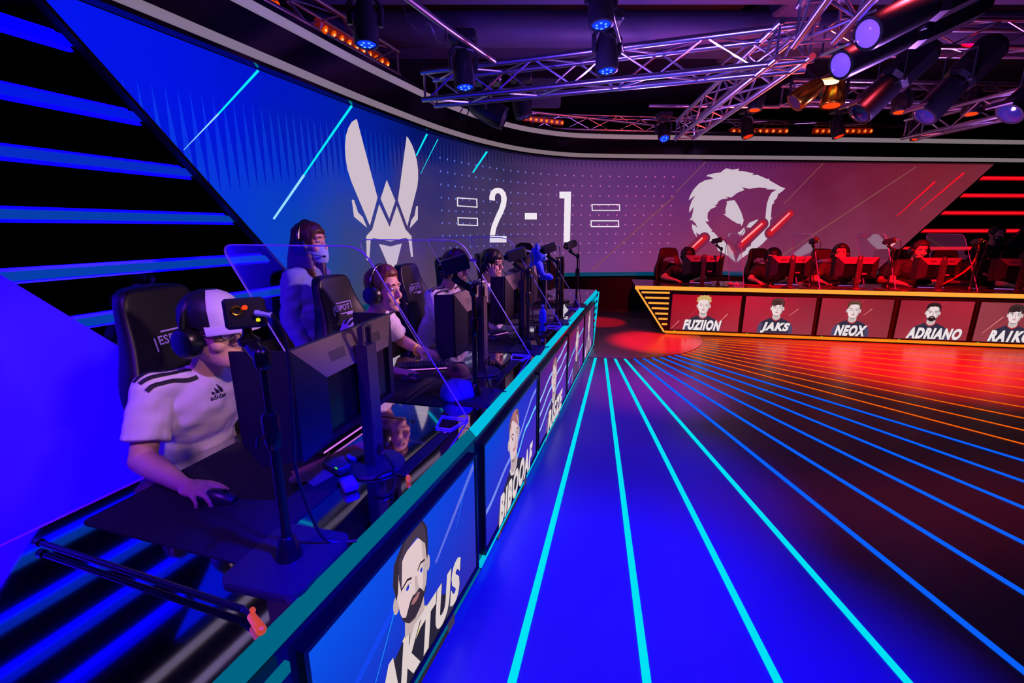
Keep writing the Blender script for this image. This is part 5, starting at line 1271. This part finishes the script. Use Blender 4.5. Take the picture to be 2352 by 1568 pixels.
    if headset:
        b = hb(); band = b.tube([(.1*cos(a), -.012, .02+.122*sin(a)) for a in [pi*i/16 for i in range(17)]], .011, 8); h = b.build('headset', HSB, o, True)
        for s in (-1, 1):
            hb().lathe([(.001, s*.068), (.046, s*.068), (.054, s*.077), (.054, s*.1), (.046, s*.112), (.026, s*.117), (.001, s*.117)] if s > 0 else [(.001, -.117), (.026, -.117), (.046, -.112), (.054, -.1), (.054, -.077), (.046, -.068), (.001, -.068)], (0, -.012, -.018), 22, 'X').build('ear_cup', HSB, h, True)
        hb().tube([(.0, -.012, .142), (.0, -.014, .144)], .001, 5) if False else None
        mk = 1 if headset == 'R' else -1
        hb().tube([(mk*.1, .02, -.035), (mk*.092, .07, -.065), (mk*.05, .115, -.078)], .003, 6).build('microphone_boom', HSB, h, True); hb().ell((mk*.045, .118, -.078), (.012, .009, .009), 10, 6).build('microphone', HSB, h, True)
    if glasses:
        b = hb()
        gl = None
        for s in (-1, 1):
            r_ = [(s*.033+.024*cos(a), .1-.006*abs(cos(a))*(1 if s*cos(a) > 0 else 0), .008+.019*sin(a)) for a in [2*pi*i/16 for i in range(16)]]
            q = hb().tube(r_, .0018, 6, True).build('glasses', GLF, o, True) if gl is None else hb().tube(r_, .0018, 6, True).build('rim', GLF, gl, True)
            gl = gl or q
            hb().tube([(s*.057, .094, .014), (s*.075, .06, .016), (s*.083, -.01, .012)], .0028, 6).build('temple', GLF, gl, True)
        hb().tube([(-.009, .104, .01), (.009, .104, .01)], .002, 6).build('bridge', GLF, gl, True)
    return o, so, HT, bvh, g

def pose(head, lean=.0, elR=None, wrR=None, elL=None, wrL=None, shR=None, shL=None, hipy=-1.16):
    hx, hy, hz = head; nk = (hx, hy-.08, hz-.165); ch = (hx*.9, hy-.14, hz-.33)
    J = dict(head=head, neck=nk, chest=ch, hip=(hx*.7, hipy, .56), shR=shR or (hx+.185, hy-.115, hz-.215), shL=shL or (hx-.185, hy-.115, hz-.215), knR=(.17, -.62, .52), anR=(.17, -.62, .09), knL=(-.17, -.62, .52), anL=(-.17, -.62, .09))
    J['elR'] = elR or (hx+.3, hy+.0, .815); J['wrR'] = wrR or (hx+.26, hy+.26, .80); J['elL'] = elL or (hx-.3, hy+.02, .815); J['wrL'] = wrL or (hx-.13, hy+.24, .81)
    return J
HM = {'R': dict(up=(0, 0, 1), curl=.42, spread=.13), 'L': dict(up=(0, 0, 1), curl=.35, spread=.14)}
def seatloc(fr, s): return fr.P(s, 0, 0)
sB = [-.39, .75, 1.77, 2.74, 3.75]

# player one: cap, headset, glasses
J = pose((.045, -.90, 1.235), elR=(.315, -1.0, .82), wrR=(.375, -.74, .803), elL=(-.30, -.9, .82), wrL=(-.17, -.66, .81), shR=(.215, -1.03, 1.04), shL=(-.17, -1.07, 1.03))
p1, s1, H1, bv1, g1 = person('player in white jersey and cap with glasses and headset, hand on mouse', seatloc(BF, sB[0]), BF.rz, J, 0., .02, 0, .0055, None, HDK, headset='L', glasses=True, hands={'R': dict(d=(.02, 1, -.08), up=(0, 0, 1), curl=.42, spread=.13, size=1.08), 'L': HM['L']}, beard=None)
CAPB = mat('cap_dark', (14, 13, 20), .5, noise=.1); CAPW = mat('cap_pale', (196, 186, 214), .5, noise=.05)
n = 28; m_ = 10; vs = []; mi = []
for k in range(m_+1):
    for i in range(n):
        ph = 2*pi*i/n; z = .035+(.128-.035)*k/m_; p = head_pt(ph, z, 1., .016)+V((0, .01*max(0, cos(ph)), .022*(k/m_))); vs.append(tuple(H1 @ p))
mb = MB()
for k in range(m_):
    for i in range(n):
        ph = 2*pi*(i+.5)/n; a = abs(((ph+pi) % (2*pi))-pi); mb.mset(1 if a < .95 and k > 0 else 0).add([], []); mb.f.append((k*n+i, k*n+(i+1) % n, (k+1)*n+(i+1) % n, (k+1)*n+i)); mb.mi.append(1 if a < .95 else 0)
mb.v = vs; mb.f.append(tuple(range(m_*n, m_*n+n))); mb.mi.append(0)
cp = mb.build('cap', [CAPB, CAPW], p1, 'all')
mb = MB(); mb.T = H1.copy(); top_ = []; bot_ = []
for i in range(13):
    ph = -1.05+2.1*i/12; a = head_pt(ph, .04, 1., .014); ex = .075*cos(ph*.95)**.6
    for j in range(4): f = j/3; q = a+V((sin(ph)*ex*f*.35, cos(ph)*ex*f, -.012*f*f-.012*(abs(ph)/1.05)**2*f)); top_.append(tuple(q)); bot_.append(tuple(q-V((0, 0, .005))))
nn = 13*4; fs = []
for i in range(12):
    for j in range(3): fs += [(i*4+j, (i+1)*4+j, (i+1)*4+j+1, i*4+j+1), (nn+i*4+j+1, nn+(i+1)*4+j+1, nn+(i+1)*4+j, nn+i*4+j)]
    fs += [(i*4+3, (i+1)*4+3, nn+(i+1)*4+3, nn+i*4+3), (nn+i*4, nn+(i+1)*4, (i+1)*4, i*4)]
fs += [(0, 1, 2, 3, nn+3, nn+2, nn+1, nn), (48, nn+48, nn+49, nn+50, nn+51, 51, 50, 49)]
mb.add(top_+bot_, fs); mb.build('brim', CAPW, cp, True)
# chest mark: three slanted bars and a word
def chest_mark(bv, so, x0, z0, wd, word, col, y0=.3, bars=True):
    def hit(x, z):
        h = bv.ray_cast(V((x, y0, z)), V((0, -1, 0))); return (h[0]+V((0, .004, 0))) if h[0] else None
    mb = MB(); vs, fs = text_mesh(word, wd, wd*.3, 0, .02); P_ = [hit(x0-x, z0+z) for x, z in vs]
    if all(P_): mb.add(P_, [tuple(reversed(f)) for f in fs])
    if bars:
        for i, hgt in enumerate((.012, .024, .036)):
            xa = x0+wd*.34-wd*.26*i; zb_ = z0+wd*.2; q = [(xa, zb_), (xa-wd*.2, zb_), (xa-wd*.2-hgt*.0, zb_+hgt*.35), (xa-wd*.06+hgt*.28, zb_+hgt)]
            P_ = [hit(x, z) for x, z in q]
            if all(P_): mb.add(P_, [(0, 3, 2, 1)])
    if mb.v: mb.build('chest_mark', col, so)
chest_mark(bv1, s1, .07, .985, .062, 'adidas', STR)
# player two: short chestnut hair, headset, profile
J = pose((.0, -.90, 1.245), elR=(.29, -.98, .82), wrR=(.225, -.71, .803), elL=(-.34, -1.0, .84), wrL=(-.215, -.78, .812))
p2, s2, H2, bv2, g2 = person('player in white jersey with short brown hair and headset, seen in profile', seatloc(BF, sB[1]), BF.rz, J, -.05, .0, 0, .0065, 'short', HCL, headset='L', hands={'R': dict(d=(-.1, 1, -.05), up=(0, 0, 1), curl=.38, spread=.13), 'L': dict(d=(.2, 1, 0), up=(0, 0, 1), curl=.35, spread=.14)})
bpy_b = MB().tube([g2['wrL']+V((.032*cos(a), -.03, .032*sin(a))) for a in [2*pi*i/16 for i in range(16)]], .008, 8, True); bpy_b.build('wristband', mat('wristband_yellow', (230, 200, 60), .5), p2, True)
# player three: hidden partly by the second camera
J = pose((.0, -.86, 1.30), elR=(.26, -.86, .84), wrR=(.2, -.6, .81))
p3, s3, H3, bv3, g3 = person('player in white jersey and glasses behind the second camera', seatloc(BF, sB[2]), BF.rz, J, -.1, .12, 0, .0075, 'short', HCL, headset='L', glasses=True, hands=HM)
# player four: hand raised to the headset
J = pose((.0, -.87, 1.26), elR=(.26, -.74, .95), wrR=(.15, -.80, 1.14))
p4, s4, H4, bv4, g4 = person('dark-haired player in white jersey and glasses holding his headset', seatloc(BF, sB[3]), BF.rz, J, -.15, .02, 0, .007, 'wavy', HDK, hd=.02, headset='L', glasses=True, hands={'R': dict(d=(-.1, -.25, 1), up=(1, .2, 0), curl=.2, spread=.2), 'L': HM['L']})
MB().tube([g4['wrL']+V((.032*cos(a), -.03, .032*sin(a))) for a in [2*pi*i/16 for i in range(16)]], .009, 8, True).build('wristband', mat('wristband_white', (220, 215, 200), .5), p4, True)
# player five: at the far end behind the plush toy
J = pose((.0, -.80, 1.29), wrR=(.28, -.48, .80))
p5, s5, H5, bv5, g5 = person('player in white jersey at the far end behind the blue plush toy', seatloc(BF, sB[4]), BF.rz, J, 0, .05, 0, .009, 'curly', HDK, hd=.02, headset='L', hands=HM)
# standing woman in headphones and mask
wl = Py(712, 560, 3.25); hz = wl.z
fx = BF.rz
J = dict(head=(0, 0, hz), neck=(0, -.045, hz-.17), chest=(0, -.05, hz-.34), hip=(0, -.03, hz-.68), shR=(.17, -.05, hz-.225), shL=(-.17, -.05, hz-.225), elR=(.21, -.08, hz-.5), wrR=(.2, .04, hz-.74), elL=(-.21, -.08, hz-.5), wrL=(-.2, .04, hz-.74), knR=(.09, .0, hz-1.08), anR=(.09, -.03, .09), knL=(-.09, .0, hz-1.08), anL=(-.09, -.03, .09))
wm, ws_, HW, bvw, gw = person('standing woman with long brown hair, headphones, face mask and blue shirt', (wl.x, wl.y, 0), fx+.12, J, 0, -.03, 0, .0075, 'long', HBR, hd=.014, shirt=JBL, sleeve=1.9, headset='R', stripes=False, seated=False, hands={'R': dict(d=(0, .3, -1), up=(1, 0, 0)), 'L': dict(d=(0, .3, -1), up=(-1, 0, 0))})
mb = MB(); rr = []          # hair that falls down the back
for k in range(12):
    f = k/11; z = hz+.07-.40*f; ring = []
    for i in range(18):
        a = -pi*.70+pi*1.40*i/17; w_ = (.088+.018*sin(f*pi))*(1-.25*f); ring.append((w_*sin(a)*1.0, -.03-(.09+.075*sin(f*pi*.6))*cos(a), z-.02*cos(a*3)*(k == 11)))
    for i in range(17, -1, -1):
        a = -pi*.70+pi*1.40*i/17; w_ = .070*(1-.3*f); ring.append((w_*sin(a), -.02-(.055+.06*sin(f*pi*.6))*cos(a), z))
    rr.append(ring)
mb.rings(rr); mb.build('long_hair', HBR, wm, 'all')
MSK = mat('face_mask_blue', (150, 170, 220), .7, noise=.05); MSKB = mat('face_mask_black', (16, 15, 20), .7)
def mask(T, par, m_):
    n = 15; vs = []; zz = (-.118, -.1, -.075, -.05, -.025, -.005)
    for k, z in enumerate(zz):
        for i in range(n):
            ph = -1.25+2.5*i/(n-1); p = head_pt(ph, max(z, -.11), 1., .008+.016*cos(ph)**4*(1 if 0 < k < 5 else .55)); p.z = z; vs.append(tuple(T @ p))
    MB().add(vs, [(k*n+i, k*n+i+1, (k+1)*n+i+1, (k+1)*n+i) for k in range(5) for i in range(n-1)]).build('face_mask', m_, par, 'all')
mask(HW, wm, MSK)

# red side
def red_player(u, v, t, label, **kw):
    s, z = Ft(RF, u, v, t); J = pose((0, -t, min(1.36, max(1.16, z))), **{k: kw.pop(k) for k in ('elR', 'wrR', 'elL', 'wrL') if k in kw})
    return person(label, seatloc(RF, s), RF.rz, J, vox=.010, stripes=False, hands=HM, faceparts=True, **kw)
red_player(1578, 590, .80, 'curly-haired player in dark jersey leaning low behind the red desk', yaw=.3, pitch=.45, hair='curly', hm=HDK, hd=.022, shirt=JDK, elR=(.36, -.78, .82), wrR=(.2, -.56, .80))
red_player(1775, 590, .85, 'bald player with headphones bent over behind the red desk', yaw=-.5, pitch=.4, hair='buzz', hm=HDK, hd=.004, shirt=JDK, headset='R', roll=-.15)
red_player(1930, 583, .85, 'bearded player in headphones at the red desk facing the camera', yaw=-.35, hair='short', hm=HDK, shirt=JDK, headset='R', beard=True, skin=SKIN2)
red_player(2112, 574, .85, 'player in headphones half hidden by camera and divider at the red desk', yaw=-.1, pitch=.25, hair='short', hm=HBR, shirt=JDK, headset='R')
red_player(2362, 600, .8, 'player cut off by the right picture edge at the red desk', hair='short', hm=HDK, shirt=JDK)
s, z = Ft(RF, 2288, 540, 1.75); hz = z; lc = RF.P(s, 1.75, 0)
J = dict(head=(0, 0, hz), neck=(0, -.045, hz-.17), chest=(0, -.05, hz-.34), hip=(0, -.03, hz-.68), shR=(.2, -.05, hz-.225), shL=(-.2, -.05, hz-.225), elR=(.25, -.06, hz-.5), wrR=(.12, .1, hz-.62), elL=(-.25, -.06, hz-.5), wrL=(-.1, .1, hz-.62), knR=(.1, .0, hz-1.1), anR=(.1, -.03, .09), knL=(-.1, .0, hz-1.1), anL=(-.1, -.03, .09))
mn, ms_, HN, bvn, gn = person('standing man in black suit and black face mask behind the red desk', tuple(lc), RF.rz, J, .15, .05, 0, .010, 'short', HDK, shirt=JBK, sleeve=1.9, stripes=False, seated=False)
mask(HN, mn, MSKB)
MB().cyl((.09, .085, hz-.38), (.09, .095, hz-.38), .022, n=14).build('badge', mat('badge_red', (210, 60, 50), .5), ms_)
# people seen dimly through the slanted opening on the left
for (u, v, Y, lb, sh_, hm_, rz_) in ((378, 628, 4.1, 'seated person in dark blue behind the lowest blue light tubes', JNV, HDK, -.3), (545, 640, 5.0, 'seated person with fair hair behind the divider, left of the woman', JNV, mat('hair_fair', (150, 100, 40), .5, noise=.3, nscale=60), .2)):
    p = Py(u, v, Y); J = pose((0, -.85, 1.2)); person(lb, (p.x+.8*sin(-rz_-.3)*-1, p.y+.85, 0), rz_, J, vox=.011, hair='wavy', hm=hm_, shirt=sh_, sleeve=1.9, stripes=False, faceparts=False, hands=HM)
# ------------------------------------------------------------------ small things on the desks
def dz(u, v, z=DT): return Pz(u, v, z)
AMB2 = mat('amber_reflection', (230, 90, 10), .3, emit=(255, 96, 0), strength=.45)  # amber reflection painted as emission on the tip and beads
p0 = dz(95, 1246, .775); p1_ = dz(556, 1398, .775)
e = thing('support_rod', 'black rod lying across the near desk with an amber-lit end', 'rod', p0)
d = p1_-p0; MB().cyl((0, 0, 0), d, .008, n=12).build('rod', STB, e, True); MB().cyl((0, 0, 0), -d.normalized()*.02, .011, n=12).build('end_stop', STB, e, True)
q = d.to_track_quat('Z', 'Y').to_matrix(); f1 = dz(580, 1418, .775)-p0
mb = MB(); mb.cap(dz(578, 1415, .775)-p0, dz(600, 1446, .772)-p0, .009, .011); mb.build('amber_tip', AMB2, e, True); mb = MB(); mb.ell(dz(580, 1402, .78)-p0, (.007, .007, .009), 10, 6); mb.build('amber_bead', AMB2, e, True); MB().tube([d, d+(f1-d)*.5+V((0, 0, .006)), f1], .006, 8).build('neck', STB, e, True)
mb = MB().ell((0, 0, .012), (.009, .009, .014), 12, 8); o = mb.build('glow_bead', AMB2, None, True); o.location = dz(938, 1105); tag(o, 'small amber bead with painted glow on the blue desk beside the cable slot', 'lamp')  # no lamp here: bead with its amber glow painted in
def flatpoly(name, pts, h, m_, label, cat, z=DT):
    P_ = [dz(u, v, z) for u, v in pts]; c = sum(P_, V())/len(P_)
    o = MB().prism([(p.x-c.x, p.y-c.y) for p in P_], 0, h).build(name, m_); o.location = (c.x, c.y, z); return tag(o, label, cat)
flatpoly('paper_sheet', ((668, 1085), (835, 1012), (880, 1030), (720, 1118)), .003, mat('kraft_paper', (150, 100, 84), .7, noise=.1), 'brown paper sheet under the nearest monitor', 'paper', DT+.0046)
def brick(name, label, u, v, size, rz, m_, led=None):
    e = thing(name, label, 'adapter', dz(u, v, DT+.006), rz); MB().box((0, 0, size[2]/2), size, bev=.006).build('case', m_, e)
    if led: 
        for k in (0, 1): MB().ell((size[0]*.3+.008*k, -size[1]*.45, size[2]), (.003, .003, .002), 8, 5).build('status_led', led, e)
    MB().tube([(-size[0]/2, 0, .012), (-size[0]/2-.04, .01, .006), (-size[0]/2-.08, .05, .005)], .004, 6).build('lead', STB, e, True)
    return e
brick('power_adapter', 'brownish power adapter with green lights under the nearest monitor', 775, 1078, (.11, .055, .03), BF.rz+1.2, mat('adapter_brown', (80, 56, 60), .5), LGR := glow('led_green', (60, 255, 60)))
brick('power_adapter', 'grey power adapter in front of the nearest monitor stand', 802, 1118, (.075, .05, .026), BF.rz+.9, mat('adapter_grey', (90, 90, 100), .6))
o = MB().lathe([(.001, 0), (.032, 0), (.034, .003), (.034, .015), (.03, .019), (.001, .019)], n=28).build('puck', mat('puck_grey', (110, 112, 136), .4), None, True); o.location = dz(818, 1052, DT+.008); tag(o, 'grey round puck left of the nearest monitor stand', 'puck')
o = MB().lathe([(.001, 0), (.04, 0), (.041, .002), (.04, .004), (.001, .004)], n=28).build('coaster', mat('coaster_pink', (120, 70, 96), .6, noise=.3, nscale=60), None, True); o.location = dz(693, 1097, DT+.0046); tag(o, 'small pinkish coaster on the nearest mousepad edge', 'coaster')
# cap lying under the second camera
def soft_cap(label, loc, rz, m_, k=1.):
    e = thing('cap', label, 'cap', loc, rz); n = 24; rr = []
    for j in range(8):
        f = j/7; rr.append([((.088*k)*cos(a)*(cos(f*pi/2)**.6+.02), (.1*k)*sin(a)*(cos(f*pi/2)**.6+.02), .004+.095*k*sin(f*pi/2)+.008*sin(a*3+f*5)*f*(1-f)*3) for a in [2*pi*i/n for i in range(n)]])
    MB().rings(rr).build('crown', m_, e, 'all')
    top_ = [(x, .07+.075*cos(x/.09*1.2)**1.0*f, .012-.01*f*f+.0) for f in (0, .5, 1) for x in [-.08+.16*i/10 for i in range(11)]]
    mb = MB(); N_ = 11; vs = [(x*k, y*k, z) for x, y, z in top_]; vs += [(x, y, z-.004) for x, y, z in vs]; fs = []
    for r_ in range(2):
        for i in range(10): fs += [(r_*N_+i, r_*N_+i+1, (r_+1)*N_+i+1, (r_+1)*N_+i), (33+(r_+1)*N_+i, 33+(r_+1)*N_+i+1, 33+r_*N_+i+1, 33+r_*N_+i)]
    for i in range(10): fs.append((22+i, 22+i+1, 55+i+1, 55+i))
    mb.add(vs, fs); mb.build('brim', m_, e, True); MB().ell((0, 0, .1*k), (.008, .008, .005), 8, 5).build('button', m_, e, True); return e
soft_cap('blue cloth cap lying on the desk behind the second camera pole', dz(1052, 912), BF.rz+.6, mat('cap_blue', (80, 90, 190), .8, noise=.1), .95)
soft_cap('brown cloth cap lying on the desk left of the second monitor stand', dz(1052, 862), BF.rz-.8, mat('cap_brown', (96, 66, 54), .8, noise=.1), .8)
# blue bottle
p = dz(1246, 742); e = thing('bottle', 'translucent blue bottle standing among the cables', 'bottle', p)
MB().lathe([(.001, 0), (.03, 0), (.034, .01), (.036, .07), (.03, .115), (.014, .14), (.014, .155), (.001, .155)], n=10).build('body', mat('bottle_blue_glow', (30, 40, 220), .1, emit=(8, 8, 220), strength=.25), e); MB().cyl((0, 0, .155), (0, 0, .175), .016, n=12).build('cap', mat('cap_white', (190, 200, 240), .4), e, True)  # bottle body glows by added emission, not by a lamp
# blue plush toy on top of a monitor
PL = mat('plush_blue', (50, 70, 230), .95, noise=.2, nscale=120, bump=.4); PLW = mat('plush_pale', (130, 170, 220), .95, noise=.1, nscale=120)
pp = Py(1232, 640, 4.5); e = thing('plush_toy', 'blue plush toy sitting on top of a monitor beyond the third camera', 'toy', pp, BF.rz+.3)
mb = MB(); mb.ell((0, 0, .1), (.085, .075, .105)); mb.ell((.0, .01, .235), (.085, .08, .08)); mb.cap((-.07, .02, .13), (-.14, .06, .09), .032, .026); mb.cap((.07, .02, .13), (.14, .05, .06), .032, .026); mb.cap((-.05, .04, .03), (-.07, .13, .02), .036, .03); mb.cap((.05, .04, .03), (.08, .13, .02), .036, .03)
me = remesh(mb, .012, 3); me.name = 'body'; me.materials.append(PL); bo = bpy.data.objects.new('body', me); COL.objects.link(bo); bo.parent = e
MB().ell((-.0, .075, .215), (.055, .03, .045)).build('muzzle', PLW, e, True)
for sx in (-1, 1): MB().ell((sx*.03, .075, .26), (.01, .008, .012), 10, 6).build('eye', HSB, e, True); MB().ell((sx*.06, 0, .31), (.028, .016, .032), 12, 8).build('ear', PL, e, True)
# red trophy at the far end of the blue desk
p = dz(1390, 668); e = thing('trophy', 'red glass trophy with white edges at the far end of the blue desk', 'trophy', BF.P(4.6, .5, DT), BF.rz+.3)
TRG = mat('trophy_red_glow', (200, 20, 20), .1, emit=(180, 16, 8), strength=.8); TRE = mat('trophy_edge_glow', (230, 220, 225), .2, emit=(200, 190, 200), strength=.5)  # glow painted into glass and edges, the trophy holds no lamp
sh = [(-.04, .03), (.04, .03), (.075, .24), (.1, .30), (.04, .275), (-.04, .275), (-.1, .30), (-.075, .24)]
MB().prism(sh, -.015, .015, lambda x, z, y: (x, y, z)).build('glass', TRG, e); MB().tube([(x, .0165, z) for x, z in sh], .004, 6, True).build('edge', TRE, e, True); MB().box((0, 0, .015), (.12, .08, .03), bev=.004).build('base', BEZ, e)
MB().tube([(0, .017, .04), (0, .017, .16), (.03, .017, .26)], .003, 6).build('engraving', TRE, e, True)
# crumpled tissues and cables on the red desk
TIS = mat('tissue', (200, 206, 220), .8, bump=.3, nscale=40)
for i, (u, v) in enumerate(((1678, 655), (1692, 656))):
    p = Pz(u, v, RZ); mb = MB(); rr = []
    for j in range(7):
        f = j/6; rr.append([((.045*sin(pi*(.15+.8*f)))*cos(a)*(1+.3*sin(3*a+f*7+i)), (.035*sin(pi*(.15+.8*f)))*sin(a)*(1+.25*cos(4*a-f*5)), .05*f+.006*sin(5*a)*f) for a in [2*pi*k/12 for k in range(12)]])
    o = mb.rings(rr).build('tissue', TIS, None); o.location = p; tag(o, ('crumpled white tissue on the red desk, left one', 'crumpled white tissue on the red desk, right one')[i], 'tissue')
RC = mat('cable_red_lit', (190, 30, 26), .45)  # red light on the cables put into their base colour
cable('red-lit cable snaking over the red desk before the second monitor', [Pz(1665, 650, RZ+.01), Pz(1740, 655, RZ+.01), Pz(1772, 648, RZ+.03), Pz(1768, 657, RZ+.01), Pz(1800, 656, RZ+.01), Pz(1840, 648, RZ+.02), Py(1868, 632, RF.P(0, 0).y-.1)], .007, RC)
c0 = RF.P(Ft(RF, 2238, 600, .2)[0], .2, 0)
cable('thick red-lit cable hanging from the fourth camera down to the red desk', [Py(2232, 556, c0.y+.1), Py(2246, 562, c0.y+.1), Py(2242, 590, c0.y+.1), Py(2222, 618, c0.y+.15), Py(2180, 645, c0.y+.2), Pz(2146, 661, RZ+.01)], .012, RC)
# loose cables on the blue desk
for lab, pts in (('black cable curling over the desk by the nearest monitor foot', [(880, 1040, .9), (905, 1075, .78), (905, 1120, .765), (880, 1140, .762), (850, 1130, .762)]), ('thin violet cable from the second monitor to its slot', [(1115, 800, .85), (1140, 830, .79), (1160, 855, .765), (1145, 880, .762)]), ('dark cable coiled below the second camera plate', [(995, 905, .765), (1020, 918, .762), (1060, 916, .763), (1110, 905, .763), (1145, 880, .762)]), ('dark cable looping under the third monitor', [(1150, 770, .84), (1180, 790, .77), (1205, 770, .763), (1235, 760, .763), (1258, 765, .763)]), ('dark cable across the desk before the fourth camera', [(1215, 735, .78), (1245, 740, .765), (1275, 738, .764), (1300, 725, .763)])):
    cable(lab, [Pz(*q) for q in pts], .0045)
